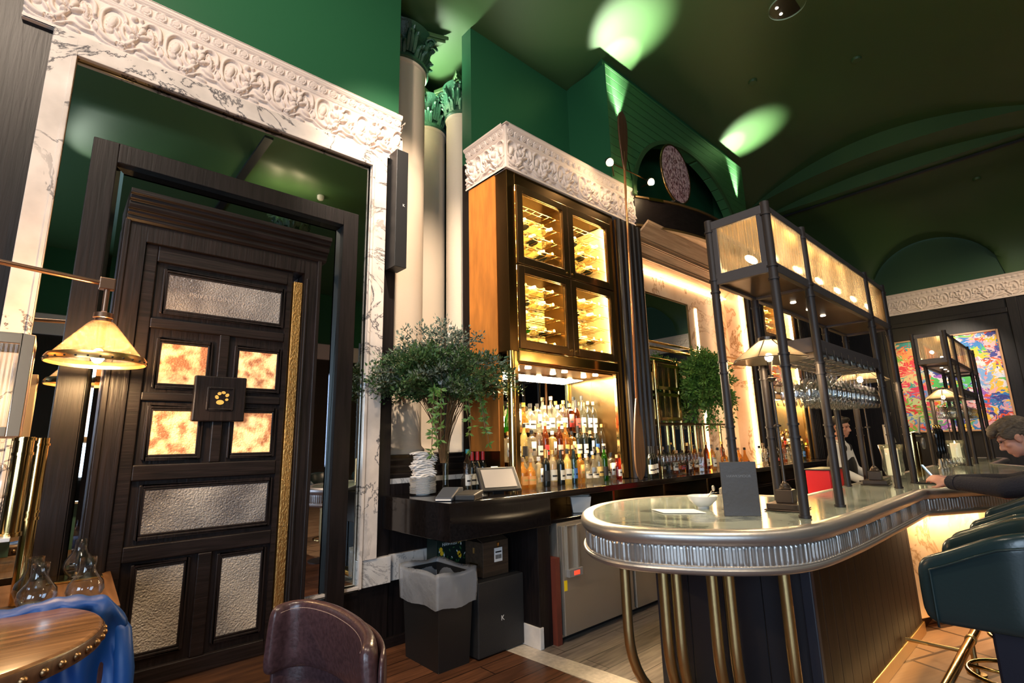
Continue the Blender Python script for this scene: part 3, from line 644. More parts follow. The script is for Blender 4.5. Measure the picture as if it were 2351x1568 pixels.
single('plastic_tub', MB().lathe([(0, 0), (.10, 0), (.125, .13), (.13, .135), (.122, .13), (.098, .01), (0, .01)], (3.55, 3.06, .902), 4).add([], []), mat('white_plastic', (.6, .58, .55), .5), 'square white plastic tub on the shelf under the black counter', 'tub', bevel=.004)

# ------------------------------------------------------------------ bottles (prototypes built once, then copied)
def G(name, tint, refl=.45, **k): return clear(name, tint, refl, .03, **k)
GLS = {'clear': G('bottle_clear', (.90, .90, .86), mixcol=(.9, .8, .6), mixf=.10), 'amber': G('bottle_amber', (.90, .62, .28), mixcol=(.95, .62, .28), mixf=.12), 'straw': G('bottle_straw', (.92, .82, .50), mixcol=(.95, .80, .45), mixf=.25),
       'green': G('bottle_green', (.16, .42, .10), mixcol=(.12, .45, .06), mixf=.2), 'dark': mat('bottle_dark', (.008, .010, .008), .08),
       'brown': G('bottle_brown', (.42, .20, .09), mixcol=(.45, .18, .06), mixf=.2), 'blue': G('bottle_blue', (.45, .72, .85)), 'red': G('bottle_red', (.85, .30, .25), mixcol=(.8, .1, .08), mixf=.3)}
LAB = {n: mat('label_'+n, c, .6) for n, c in dict(cream=(.78, .70, .55), white=(.82, .80, .76), orange=(.85, .38, .10), black=(.02, .02, .02), gold=(.62, .42, .12), blue=(.05, .16, .45), red=(.55, .04, .03), pink=(.8, .4, .3)).items()}
CAP = {n: mat('cap_'+n, c, .4, mt) for n, c, mt in (('black', (.012, .012, .012), 0), ('gold', (.8, .5, .15), .9), ('cork', (.45, .28, .14), 0), ('red', (.5, .02, .02), 0), ('white', (.8, .78, .74), 0), ('teal', (.05, .3, .33), 0), ('yellow', (.9, .6, .05), 0))}
SHP = {'round': [(0, 0), (.036, 0), (.038, .006), (.038, .18), (.034, .205), (.016, .235), (.013, .25), (.013, .285), (.015, .287), (.015, .297), (0, .297)],
       'squat': [(0, 0), (.044, 0), (.046, .006), (.046, .12), (.043, .145), (.022, .170), (.014, .185), (.013, .235), (.016, .237), (.016, .247), (0, .247)],
       'tall': [(0, 0), (.033, 0), (.034, .006), (.034, .215), (.026, .245), (.014, .268), (.013, .325), (.015, .327), (.015, .337), (0, .337)],
       'square': [(0, 0), (.044, 0), (.045, .005), (.045, .185), (.038, .20), (.017, .212), (.016, .250), (.018, .252), (.018, .262), (0, .262)],
       'bulb': [(0, 0), (.040, 0), (.050, .03), (.050, .08), (.034, .125), (.017, .17), (.014, .235), (.018, .24), (.018, .25), (0, .25)],
       'wine': [(0, 0), (.037, 0), (.038, .005), (.038, .185), (.034, .205), (.018, .235), (.014, .25), (.014, .305), (.016, .307), (.016, .315), (0, .315)]}
PROTO = {}
def bottle(shape, glass, label, cap, lc=None):
    key = (shape, glass, label, cap)
    if key in PROTO: return PROTO[key], False
    root = bpy.data.objects.new('bottle' if shape != 'wine' else 'wine_bottle', None); COL.objects.link(root); root['category'] = 'bottle'; root['label'] = ''
    n = 4 if shape == 'square' else 14; pr = SHP[shape]; h = pr[-1][1]; a0 = PI/4 if n == 4 else 0
    obj('glass_body', MB().lathe(pr, n=n, a0=a0, a1=a0+2*PI), GLS[glass], root, local=True, smooth='auto', bevel=.004 if n == 4 else 0)
    r = max(p[0] for p in pr)
    z0, z1 = (.045, .135) if shape not in ('squat', 'bulb') else (.03, .10)
    if label:
        if n == 4: mb_ = MB().box((-.026, -.0335, z0), (.026, -.0322, z1+.03))
        else: mb_ = MB().lathe([(r+.0008, z0), (r+.0008, z1)], n=10, a0=-PI/2-1.15, a1=-PI/2+1.15)
        if shape == 'bulb': mb_ = MB().lathe([(.0512, .035), (.0512, .078)], n=10, a0=-PI/2-1.0, a1=-PI/2+1.0)
        obj('paper_label', mb_, LAB[label], root, local=True, smooth=True)
        if label not in ('black',): obj('label_print', MB().lathe([(r+.0014, z0+.03), (r+.0014, z0+.045)], n=6, a0=-PI/2-.7, a1=-PI/2+.7) if n != 4 else MB().box((-.018, -.0342, z0+.04), (.018, -.0336, z0+.06)), LAB['black'] if label != 'orange' else LAB['gold'], root, local=True)
    cl = .03 if shape != 'wine' else .07
    obj('cap', MB().lathe([(0, h+.004), (.0165, h+.004), (.0168, h-cl), (.0145, h-cl)], n=10), CAP[cap], root, local=True, smooth='auto')
    PROTO[key] = root; return root, True
def put_bottle(kind, loc, label, group, rz=0., sc=1.0, rot=None):
    r, first = bottle(*kind)
    if not first: r = dup(r, loc, label, group, rot or (0, 0, rz), sc)
    else:
        r.location = loc; r.rotation_euler = rot or (0, 0, rz); r.scale = (sc,)*3; r['label'] = label; r['group'] = group
    return r
CN = {'clear': 'clear', 'amber': 'amber', 'straw': 'straw-coloured', 'green': 'green', 'dark': 'near-black', 'brown': 'brown', 'blue': 'pale blue', 'red': 'red'}
SN = {'round': 'round-shouldered', 'squat': 'squat', 'tall': 'tall slim', 'square': 'square-sided', 'bulb': 'bulbous', 'wine': 'wine'}
def blabel(kind, where): return '%s %s bottle, %s label, %s' % (SN[kind[0]], CN[kind[1]], kind[2] or 'no', where)

# ------------------------------------------------------------------ wine cabinet with bottle niche
rngb = random.Random(5)
def wine_cabinet(x0, near, wl):
    t = thing('wine_cabinet', wl, 'cabinet', (x0+.8, 3.5, 1.12), 'bronze wine cabinets')
    y = 3.225; a, b = x0+.10, x0+1.54   # opening
    carc = MB().box((x0, y, 2.30), (x0+.10, 3.79, 4.03)).box((b, y, 1.125), (b+.08, 3.79, 4.03)).box((a, y, 3.905), (b, 3.79, 4.03)).box((a, y, 2.20), (b, 3.79, 2.32)).box((a, 3.70, 2.32), (b, 3.79, 3.905))
    carc.box((x0, 3.385, 1.125), (x0+.05, 3.79, 2.30)).box((x0+.05, 3.62, 1.125), (b, 3.79, 2.20))
    obj('carcass', carc, BRASSD, t, bevel=.004)
    obj('side_panel', MB().box((x0-.010, 3.385, 1.44), (x0, 3.79, 4.03)), LEATHO, t)
    obj('corner_post', MB().tube([(x0+.035, y+.035, 1.122), (x0+.035, y+.035, 2.31)], .034, 20).box((x0+.055, y+.01, 1.122), (x0+.10, y+.06, 2.31)), BRASSP, t, smooth='auto')
    obj('corner_post', MB().box((b-.03, y+.005, 1.122), (b, y+.05, 2.31)), BRASSP, t, bevel=.006)
    obj('hood_lip', MB().box((a, y-.012, 2.215), (b, y+.03, 2.31)), BRASSP, t, bevel=.004)
    obj('niche_mirror', MB().box((a, 3.60, 1.125), (b, 3.62, 2.20)), MIRROR, t)
    s = obj('niche_ceiling', MB().box((a, y+.03, 2.185), (b, 3.60, 2.20)), mat('copper_ceiling', (.45, .22, .08), .25, 1.0), t)
    if near:
        for k, dx in enumerate((.22, .72, 1.2)):
            for yy in (3.34, 3.50): obj('downlight', MB().ell((a+dx, yy, 2.180), (.030, .030, .006), 12, 6), SPOTM, s)
    else: obj('downlight', MB().ell((a+.7, 3.5, 2.18), (.05, .05, .008), 12, 6), SPOTM, s)
    # tier steps for bottles
    obj('bottle_steps', MB().box((a, 3.402, 1.122), (b, 3.60, 1.34)).box((a, 3.492, 1.34), (b, 3.60, 1.60)), mat('mirror_steps', (.35, .24, .13), .1, 1.0), t, bevel=.003)
    # four glazed doors
    xm = (a+b)/2
    for r_, (z0, z1) in enumerate(((2.325, 3.105), (3.120, 3.900))):
        for c_, (xa, xb) in enumerate(((a+.003, xm-.004), (xm+.004, b-.003))):
            d = obj('door', MB().frame(xa, xb, z0, z1, y-.022, y+.004, .075).frame(xa+.07, xb-.07, z0+.07, z1-.07, y-.014, y+.008, .014), BRONZE, t, bevel=.005)
            obj('door_pane', MB().box((xa+.078, y-.004, z0+.078), (xb-.078, y-.001, z1-.078)), PANE, d)
            kx = xb-.035 if c_ == 0 else xa+.035
            obj('lock', MB().tube([(kx, y-.022, z0+.05 if r_ else z0+.05), (kx, y-.034, z0+.05)], .014, 14), BRASSP, d, smooth='auto')
    obj('mullion', MB().box((xm-.012, y-.010, 2.32), (xm+.012, y+.35, 3.905)).box((a, y+.0, 3.104), (b, y+.44, 3.121)), BRASSD, t)
    obj('lining', MB().box((a+.001, 3.69, 2.33), (b-.001, 3.699, 3.90)).box((a+.001, y+.01, 2.33), (a+.008, 3.69, 3.90)).box((b-.008, y+.01, 2.33), (b-.001, 3.69, 3.90)), mat('gold_lining', (.85, .66, .32), .40, .3), t)
    for xx in (a+.012, xm-.026, xm+.018, b-.022):
        for z0, z1 in ((2.36, 3.08), (3.15, 3.88)): obj('light_strip', MB().box((xx, y+.03, z0), (xx+.008, y+.045, z1)), LEDG, t)
    for (xa, xb) in ((a, xm-.02), (xm+.02, b)):
        for z in (3.10, 3.895): obj('light_strip', MB().box((xa+.05, y+.05, z-.005), (xb-.05, y+.07, z)), LEDG, t)
    wires = MB()
    for (xa, xb) in ((a+.01, xm-.02), (xm+.02, b-.01)):
        for z0 in [2.42+.135*i for i in range(5)]+[3.22+.135*i for i in range(5)]:
            for yy in (3.30, 3.36, 3.5, 3.56): wires.tube([(xa, yy, z0), (xb, yy, z0)], .0035, 5)
            for k in range(7): wires.tube([(xa+.05+k*(xb-xa-.1)/6, 3.30, z0+.002), (xa+.05+k*(xb-xa-.1)/6, 3.62, z0+.002)], .0025, 5)
    obj('wire_rack', wires, BRASSP, t, smooth=True)
    # lying wine bottles, necks forward
    side_ = 'near' if near else 'far'
    if near:
        for c_, (xa, xb) in enumerate(((a+.01, xm-.03), (xm+.03, b-.01))):
            for r_ in range(9):
                z0 = 2.42+.135*(r_ if r_ < 5 else r_-5)+(0 if r_ < 5 else .80)
                for k in range(5 if r_ != 2 else 3):
                    xx = xa+.09+k*(xb-xa-.16)/4.2
                    kind = ('wine', 'dark' if (r_+k) % 5 == 0 else ('green' if (k+r_) % 7 == 3 else 'straw'), 'cream', 'gold' if (r_+k) % 3 else 'white')
                    put_bottle(kind, (xx, 3.64 if r_ >= 5 else 3.66, z0+.042), 'lying wine bottle, %s from left, %s wire up, %s pane of near cabinet' % (ORD[k], ORD[(r_ if r_ < 5 else r_-5)], ('lower' if r_ < 5 else 'upper')+(' left', ' right')[c_]),
                               'wine bottles lying in the wine cabinet', rot=(PI/2-.0+.05, 0, 0))
    else:
        for r_ in range(6):
            for k in range(4):
                put_bottle(('wine', 'straw', 'cream', 'gold'), (a+.12+k*.16, 3.66, 2.46+.27*r_ if r_ < 3 else 3.26+.2*(r_-3)), 'lying wine bottle, far wine cabinet, %s from left, %s wire up' % (ORD[k], ORD[r_]), 'wine bottles lying in the far cabinet', rot=(PI/2, 0, 0))
    # standing spirits
    shapes = ['squat', 'squat', 'square', 'tall', 'round', 'wine', 'round', 'tall', 'square', 'bulb', 'bulb', 'round', 'tall', 'square', 'squat']
    rows = [(3.275, 1.122, ['amber', 'amber', 'clear', 'dark', 'clear', 'dark', 'straw', 'blue', 'amber', 'clear', 'clear', 'clear', 'green', 'clear', 'red'],
             ['orange', 'orange', 'white', 'black', 'cream', 'cream', 'cream', 'blue', 'orange', 'cream', 'cream', 'gold', 'black', 'white', 'white'], 1.0),
            (3.355, 1.122, ['clear', 'clear', 'clear', 'straw', 'dark', 'brown', 'clear', 'straw', 'dark', 'clear', 'clear', 'clear', 'clear', 'green', 'clear'],
             ['cream', 'black', 'white', 'cream', 'white', 'gold', 'cream', 'orange', 'white', 'black', 'cream', 'blue', 'cream', 'white', 'pink'], .95),
            (3.447, 1.342, ['clear', 'clear', 'straw', 'clear', 'clear', 'brown', 'straw', 'brown', 'amber', 'amber', 'dark', 'dark', 'blue', 'dark', 'clear'],
             ['cream', 'white', 'black', 'cream', 'cream', 'red', 'cream', 'pink', 'gold', 'gold', 'cream', 'white', 'white', 'blue', 'cream'], 1.0),
            (3.545, 1.602, ['green', 'green', 'clear', 'amber', 'clear', 'clear', 'clear', 'clear', 'clear', 'clear', 'brown', 'brown', 'clear', 'clear', 'clear'],
             ['white', 'white', 'cream', 'cream', 'cream', 'white', 'white', 'cream', 'white', 'cream', 'red', 'red', 'cream', 'white', 'cream'], 1.08)]
    rn = ['front', 'second', 'third', 'back']
    for ri, (yy, zz, gl, lb, sc) in enumerate(rows if near else rows[::2]):
        n = 15 if near else 9
        for k in range(n):
            sh = shapes[(k*(1+ri*2)+ri) % 15] if ri else shapes[k]
            if gl[k] == 'dark': sh = 'wine'
            cp = ['cork', 'black', 'gold', 'cork', 'black', 'gold', 'white'][(k*3+ri) % 7]
            if ri == 0 and k == 8: cp = 'yellow'
            kind = (sh, gl[k], lb[k], cp)
            xx = a+.055+k*(b-a-.11)/(n-1)+rngb.uniform(-.008, .008)
            put_bottle(kind, (xx, yy+rngb.uniform(-.004, .004), zz), blabel(kind, '%s from left, %s row, %s niche' % (ORD[k], rn[ri if near else ri*2], side_)), 'spirit bottles in the %s bar niche' % side_, rngb.uniform(-.4, .4), sc*rngb.uniform(.96, 1.04))
wine_cabinet(2.912, True, 'tall bronze wine cabinet with four glazed lit doors and tan suede side')
wine_cabinet(7.93+.43, False, 'far bronze wine cabinet seen through the rack posts')
light('niche_light', 'AREA', (3.73, 3.40, 2.165), 55, (1, .76, .48), 1.3, (3.73, 3.46, 1), .3)
light('niche_light', 'AREA', (9.2, 3.46, 2.165), 40, (1, .70, .38), 1.3, (9.2, 3.46, 1), .3)

# dark fluted columns
def pilaster(x0, x1, label, z1=3.99):
    t = thing('pilaster', label, 'column', ((x0+x1)/2, 3.3, 1.12), 'black fluted pilasters of the back bar')
    w_ = (x1-x0); mb = MB()
    n = 5
    poly = [(x0, 3.79), (x0, 3.20)]
    for k in range(n):
        c_ = x0+w_*(k+.5)/n; r = w_/n*.5
        for q in range(7):
            an = PI-PI*q/6
            poly.append((c_+r*.92*math.cos(an), 3.20-.055*math.sin(an)))
    poly += [(x1, 3.20), (x1, 3.79)]
    mb.prism(poly, 1.122, z1); obj('shaft', mb, BLACKW, t, bevel=.002)
    obj('edge_strip', MB().box((x0-.002, 3.188, 1.122), (x0+.014, 3.21, z1)), BRASSD, t)
    return t
pilaster(4.545, 5.0, 'near black fluted pilaster beside the bottle niche, behind the copper oar')
pilaster(7.83, 8.02, 'black fluted pilaster beyond the marble alcove, first right of it', 4.0)
pilaster(8.10, 8.34, 'black fluted pilaster before the far wine cabinet', 4.0)
pilaster(9.98, 10.4, 'black fluted pilaster beyond the far wine cabinet', 4.0)
single('light_strip', MB().box((8.035, 3.21, 1.13), (8.075, 3.23, 4.0)), LED, 'glowing vertical light strip between the two far black pilasters', 'light')
single('light_strip', MB().box((7.745, 3.24, 1.13), (7.765, 3.26, 3.95)), LED, 'glowing vertical light strip along the right jamb of the marble alcove', 'light')

# ------------------------------------------------------------------ arched alcove
AX0, AX1 = 5.0, 7.80
AY = 3.50
mb = MB().box((6.56, AY, 1.1), (AX1, AY+.06, 3.70)).box((5.01, AY, 3.37), (6.56, AY+.06, 3.70))
mb.box((AX1-.01, 3.2, 1.1), (AX1+.01, AY, 4.05))
for o in list(COL.objects):
    if o.name == 'wall_back':   # open the wall behind the alcove
        me = o.data; bpy.data.meshes.remove(me)
for a_, b_ in (((2.95, 3.80, 1.0), (5.0, 3.96, 4.4)), ((7.8, 3.80, 1.0), (8.37, 3.96, 4.4)), ((5.005, 3.57, 0), (7.79, 3.7, 4.4))): struct(obj('wall_back', MB().box(a_, b_), BLACKW))
struct(obj('wall_alcove', mb, marble('warm_marble', (.78, .60, .42), (.30, .15, .06), 1.1, .02, .25, .5, (.66, .46, .30))))
struct(obj('ceiling_alcove', MB().xprism([(3.05, 4.04), (3.56, 3.64), (3.56, 3.68), (3.05, 4.07)], AX0, AX1), SOFFIT))
mb = MB()
for yy, zz in ((3.20, .02), (3.225, .035), (3.25, .02), (3.34, .02), (3.365, .035)): zc = 4.04-(yy-3.05)*.784; mb.box((AX0, yy, zc-zz), (AX1, yy+.018, zc+.01))
struct(obj('trim_13', mb, wood('soffit_moulding', (.40, .24, .12), (.25, .14, .07), .4, 3, 'x'), bevel=.006))
single('light_strip', MB().box((5.05, 3.455, 3.655), (7.75, 3.475, 3.67)), LED, 'horizontal light strip under the soffit at the back of the marble alcove', 'light')
single('light_strip', MB().box((6.79, 3.485, 1.15), (6.815, 3.498, 3.36)), LED, 'vertical light strip up the marble just right of the alcove mirror', 'light')
t = thing('alcove_mirror', 'large plain mirror set in the warm marble alcove', 'mirror', (5.8, 3.5, 1.2))
obj('mirror_glass', MB().box((5.01, 3.50, 1.122), (6.56, 3.51, 3.37)), MIRROR, t)
obj('frame', MB().frame(5.0, 6.58, 1.122, 3.39, 3.488, 3.512, .02), BRASSD, t, bevel=.003)
# bowed black canopy
def bow(x): return 3.20-.335*(1-((x-6.4)/1.42)**2)
xs_ = [4.98+(7.82-4.98)*k/28 for k in range(29)]
t = thing('bowed_canopy', 'bowed black canopy beam projecting over the marble alcove', 'canopy', (6.4, 3.1, 4.05))
pl = [(x, bow(x)) for x in xs_]+[(x, bow(x)+.10) for x in reversed(xs_)]
obj('fascia', MB().prism(pl, 4.06, 4.40), BLACKX, t, bevel=.004)
pl = [(x, bow(x)-.02) for x in xs_]+[(7.82, 3.4), (4.98, 3.4)]
obj('top_ledge', MB().prism(pl, 4.40, 4.425), mat('ledge_bronze', (.13, .08, .03), .4, .5), t, bevel=.003)
obj('lower_moulding', MB().prism([(x, bow(x)-.012) for x in xs_]+[(x, bow(x)+.05) for x in reversed(xs_)], 4.03, 4.06), mat('ledge_bronze2', (.13, .08, .03), .4, .5), t, bevel=.003)
obj('soffit_board', MB().prism([(x, bow(x)+.02) for x in xs_]+[(7.82, 3.3), (4.98, 3.3)], 4.045, 4.058), SOFFIT, t)
obj('brass_insert', MB().prism([(x, bow(x)-.022) for x in (5.15, 5.25, 5.35)]+[(x, bow(x)-.018) for x in (5.35, 5.25, 5.15)], 4.385, 4.424), BRASSP, t)
# speckled disc leaning in the arch
t = thing('speckled_disc', 'large round mottled pink and maroon disc standing in the green arch', 'artwork', (5.60, 2.98, 4.43))
m = mat('speckled_disc_face', (.6, .3, .3), .4); nt = m.node_tree; tc = nt.nodes.new('ShaderNodeTexCoord'); nz = nt.nodes.new('ShaderNodeTexNoise'); nz.inputs['Scale'].default_value = 26; nz.inputs['Detail'].default_value = 8; nz.inputs['Roughness'].default_value = .8
mp_ = nt.nodes.new('ShaderNodeMapping'); mp_.inputs['Scale'].default_value = (1.6, 1, .8)
rp = nt.nodes.new('ShaderNodeValToRGB'); rp.color_ramp.elements[0].position = .46; rp.color_ramp.elements[1].position = .54; rp.color_ramp.elements[0].color = (.12, .02, .03, 1); rp.color_ramp.elements[1].color = (.75, .50, .50, 1)
nt.links.new(tc.outputs['Object'], mp_.inputs[0]); nt.links.new(mp_.outputs[0], nz.inputs['Vector']); nt.links.new(nz.outputs[0], rp.inputs[0]); nt.links.new(rp.outputs[0], nt.nodes['Principled BSDF'].inputs['Base Color'])
nt.links.new(rp.outputs[0], nt.nodes['Principled BSDF'].inputs['Emission Color']); nt.nodes['Principled BSDF'].inputs['Emission Strength'].default_value = 0.0
def disc(r, y0, y1, n=48, cx=5.60, cz=4.83, tilt=-.03): return MB().yprism([(cx+r*.86*math.cos(2*PI*k/n)+.0, cz+r*math.sin(2*PI*k/n)) for k in range(n)], y0, y1)
obj('face', disc(.385, 2.955, 2.975), m, t)
obj('rim', MB().tube([(5.60+.395*.87*math.cos(2*PI*k/48), 2.965, 4.83+.395*math.sin(2*PI*k/48)) for k in range(49)], .016, 8), BRONZE, t, smooth=True)
obj('foot', MB().box((5.50, 2.95, 4.425), (5.70, 3.02, 4.45)), BLACKP, t)
# spotlights on a bar
def spot(x, z, label):
    t = thing('spotlight', label, 'spotlight', (x, 2.95, z), 'spotlights on the bar over the cornice')
    obj('bracket', MB().tube([(x+.10, 3.03, z+.08), (x+.05, 3.0, z+.10), (x, 2.97, z+.05)], .009, 8), BRASSD, t, smooth=True)
    obj('housing', MB().tube([(x+.02, 3.0, z+.05), (x, 2.955, z+.005)], [.03, .045], 16), BLACKP, t, smooth='auto')
    obj('lens', MB().ell((x-.005, 2.945, z-.005), (.036, .03, .036), 16, 8), SPOTM, t, smooth=True)
spot(4.18, 4.45, 'glowing spotlight nearest the copper oar'); spot(4.98, 4.50, 'glowing spotlight in front of the green arch')
single('spotlight_rail', MB().tube([(4.26, 3.03, 4.53), (5.12, 3.03, 4.58)], .007, 8).tube([(5.12, 3.03, 4.58), (5.12, 3.18, 4.58)], .007, 8).tube([(4.32, 3.03, 4.53), (4.56, 3.18, 4.53)], .007, 8), BRASSD, 'thin rail carrying the two spotlights over the cornice', 'rail')
# copper oar
t = thing('copper_oar', 'tall double-bladed brown oar standing on the black counter', 'oar', (4.36, 2.97, 1.12))
def blade(mb, z0, z1, x0, x1, w_, tip):
    n = 20; pl = []; pr = []
    for k in range(n+1):
        f = k/n; z = z0+(z1-z0)*f; x = x0+(x1-x0)*f
        ww = w_*(math.sin(PI*min(1, f*1.25+.04)*.5)**.8 if f < .75 else math.sqrt(max(0, 1-((f-.75)/.25)**2)))
        ww = max(ww, .012)
        pl.append((x-ww, z)); pr.append((x+ww, z))
    return mb.yprism(pl+pr[::-1], 2.955, 2.975)
obj('shaft', MB().tube([(4.375, 2.965, 1.75), (4.47, 2.965, 4.7)], .014, 12), mat('copper_shaft', (.42, .20, .10), .35, .8), t, smooth=True)
obj('blade', blade(MB(), 4.45, 5.22, 4.465, 4.49, .085, 1), wood('oar_blade', (.10, .045, .02), (.05, .022, .01), .4, 3), t, bevel=.006)
obj('blade', blade(MB(), 1.92, 1.122, 4.375, 4.355, .085, 1), wood('oar_blade2', (.16, .085, .04), (.08, .04, .02), .35, 3), t, bevel=.006)

# ------------------------------------------------------------------ things on the near end of the counter
t = thing('glass_vase', 'tall trumpet-shaped clear glass vase on the black counter', 'vase', (2.50, 3.60, 1.12))
VX, VY = 2.44, 3.52
t.location = (VX, VY, 1.12)
VH = 1.28
obj('vase_body', MB().lathe([(r_*1.0, z_*VH) for r_, z_ in [(0, .0), (.060, 0), (.062, .012), (.030, .03), (.024, .06), (.026, .20), (.036, .34), (.060, .48), (.092, .58), (.125, .64), (.122, .64), (.088, .578), (.056, .478), (.032, .34), (.021, .20), (.018, .07), (0, .06)]], (VX, VY, 1.12), 40), GLASSV, t, smooth=True)
obj('water', MB().lathe([(0, .071), (.018, .071), (.021, .20), (.031, .34), (0, .341)], (VX, VY, 1.12), 20), clear('vase_water', (.85, .86, .80), .3), t, smooth=True)
def foliage(t, c, mat_, n_stem, seed, R=(.62, .62, .42), up=.3, leaf=.016, nl=46, droop=.5, z0=-.4, name='leaves', base_r=.02):
    rg = random.Random(seed); lv = MB(); st = MB(); c = Vector(c)
    for s_ in range(n_stem):
        th = rg.uniform(0, 2*PI); el = rg.uniform(-.25, 1.35)
        d = Vector((math.cos(th)*math.cos(el)*R[0], math.sin(th)*math.cos(el)*R[1], math.sin(el)*R[2]))*rg.uniform(.7, 1.0)
        p0 = c+Vector((rg.uniform(-base_r, base_r), rg.uniform(-base_r, base_r), z0)); p1 = c+Vector((d.x*.18, d.y*.18, .02)); p3 = c+d; p3.z -= droop*max(0, .6-el)*.12
        p2 = c+d*.6+Vector((0, 0, .07))
        pts = []
        for q in range(9):
            f = q/8; a = p0*(1-f)**3+p1*3*f*(1-f)**2+p2*3*f*f*(1-f)+p3*f**3; pts.append(a)
        st.tube(pts, [.0028*(1-.7*q/8) for q in range(9)], 4, False)
        for k in range(nl):
            f = rg.uniform(.42, 1.02); a = p0*(1-f)**3+p1*3*f*(1-f)**2+p2*3*f*f*(1-f)+p3*f**3
            sp_ = Vector((rg.gauss(0, 1), rg.gauss(0, 1), rg.gauss(0, 1))).normalized()
            b = a+sp_*rg.uniform(.005, .055)
            dr = (sp_+(p3-p0).normalized()*.8).normalized(); L_ = leaf*rg.uniform(.7, 1.6); W_ = L_*.36
            sd = dr.cross(Vector((rg.gauss(0, 1), rg.gauss(0, 1), rg.gauss(0, 1)))).normalized(); nn = dr.cross(sd)*W_*.35
            lv.add([b, b+dr*L_*.5+sd*W_+nn, b+dr*L_*1.25, b+dr*L_*.5-sd*W_+nn], [(0, 1, 2), (0, 2, 3)])
    obj('stems', st, STEM, t, fix=False); return obj(name, lv, mat_, t, fix=False)
t = thing('flower_arrangement', 'wide spray of green foliage with small white blooms in the trumpet vase', 'flower arrangement', (VX, VY, 1.2))
VC = (VX-.02, VY+.0, 1.98)
foliage(t, VC, FOLI, 110, 11, (.70, .60, .36), nl=130, leaf=.022, z0=-.62)
foliage(t, (VC[0], VC[1], VC[2]+.04), FOLG, 60, 12, (.64, .52, .52), nl=100, leaf=.020, z0=-.62, name='grey_leaves')
rg = random.Random(3); mb = MB(); mbs = MB()
for k in range(10):      # hanging trails
    th = rg.uniform(-2.8, -.2); c0 = Vector(VC)+Vector((math.cos(th)*.30, math.sin(th)*.26, -.05)); L_ = rg.uniform(.30, .55)
    pts = [c0+Vector((math.cos(th)*.10*f, math.sin(th)*.1*f, .05*math.sin(f*2)-L_*f*f)) for f in np.linspace(0, 1, 9)]
    mbs.tube(pts, .0022, 4, False)
    for p in pts:
        for q in range(5):
            dr = Vector((rg.gauss(0, 1), rg.gauss(0, 1), rg.gauss(-.4, .6))).normalized(); sd = dr.cross(Vector((rg.gauss(0, 1), rg.gauss(0, 1), 0))).normalized()*.010
            mb.add([p, p+dr*.022+sd, p+dr*.055, p+dr*.022-sd], [(0, 1, 2), (0, 2, 3)])
obj('trailing_leaves', mb, mat('light_green_leaf', (.11, .22, .045), .45), t, fix=False); obj('trailing_stems', mbs, STEM, t, fix=False)
mb = MB()
for (dx, dy, dz, r) in ((.0, -.12, .06, .055), (-.03, -.10, .42, .030), (.03, -.05, .36, .022), (.17, -.08, .10, .035), (.02, -.1, .2, .02), (-.12, -.13, .02, .03), (.05, -.02, .52, .018), (.0, -.02, .55, .014)):
    for q in range(9):
        an = q*2.4; mb.ell((VC[0]+dx+r*.5*math.cos(an), VC[1]+dy+r*.4*math.sin(an*1.3), VC[2]+dz+r*.5*math.sin(an)), (r*.42, r*.2, r*.36), 8, 5)
obj('white_blooms', mb, PETAL, t, smooth=True)
mb = MB()
for k in range(24):
    th = rg.uniform(0, 2*PI); l_ = rg.uniform(.35, .62); p0 = Vector(VC)+Vector((0, 0, .0)); p1 = p0+Vector((math.cos(th)*l_*.8, math.sin(th)*l_*.55, rg.uniform(.1, .5)))
    mb.tube([p0, (p0+p1)/2+Vector((0, 0, .05)), p1], [.003, .003, .0015], 4, False)
obj('dry_twigs', mb, mat('straw_twig', (.30, .22, .12), .7), t)
# stack of plates with folded napkins
PX, PY = 2.29, 3.62
def plate_prof(): return [(0, 0), (.055, 0), (.062, .004), (.105, .011), (.106, .014), (.060, .008), (0, .006)]
p0 = thing('plate', '', 'plate', (PX, PY, 1.122)); obj('dish', MB().lathe(plate_prof(), n=36), CHINA, p0, local=True, smooth='auto')
obj('foot_ring', MB().lathe([(.050, -.002), (.055, -.002), (.055, .001), (.050, .001)], n=24), CHINA, p0, local=True)
NP = 14
for k in range(NP):
    lb = 'white plate, %s up from the counter in the stack under the napkins' % ORD[k]
    if k == 0: p0['label'] = lb; p0['group'] = 'stacked white plates'
    else: dup(p0, (PX+rg.uniform(-.002, .002), PY+rg.uniform(-.002, .002), 1.122+k*.0095), lb, 'stacked white plates')
zt = 1.122+NP*.0095+.006
mbn = MB(); s_ = .085; nn_ = 14
vs = []
for lay in range(3):
    for i in range(nn_+1):
        for j in range(nn_+1):
            u, v = i/nn_-.5, j/nn_-.5
            vs.append((u*2*s_, v*2*s_*.62, lay*.006+.004*math.sin(u*9+lay)+.003*math.cos(v*11+lay*2)-.010*(abs(u)*2)**6))
for lay in range(3): mbn.add(vs[lay*(nn_+1)**2:(lay+1)*(nn_+1)**2], [(i*(nn_+1)+j, (i+1)*(nn_+1)+j, (i+1)*(nn_+1)+j+1, i*(nn_+1)+j+1) for i in range(nn_) for j in range(nn_)])
nap = obj('napkin', mbn, WHITE, None, smooth=True, solid=.004, fix=False)
for k in range(11):
    lb = 'folded white napkin, %s up from the plates in the leaning pile' % ORD[k]
    o = nap if k == 0 else nap.copy()
    if k: COL.objects.link(o)
    tag(o, lb, 'napkin', 'folded napkins on the plates'); o.location = (PX+.004*k*math.sin(k)+rg.uniform(-.006, .006), PY+rg.uniform(-.008, .008), zt+k*.0175); o.rotation_euler = (rg.uniform(-.04, .04), rg.uniform(-.06, .06), rg.uniform(-.35, .35))
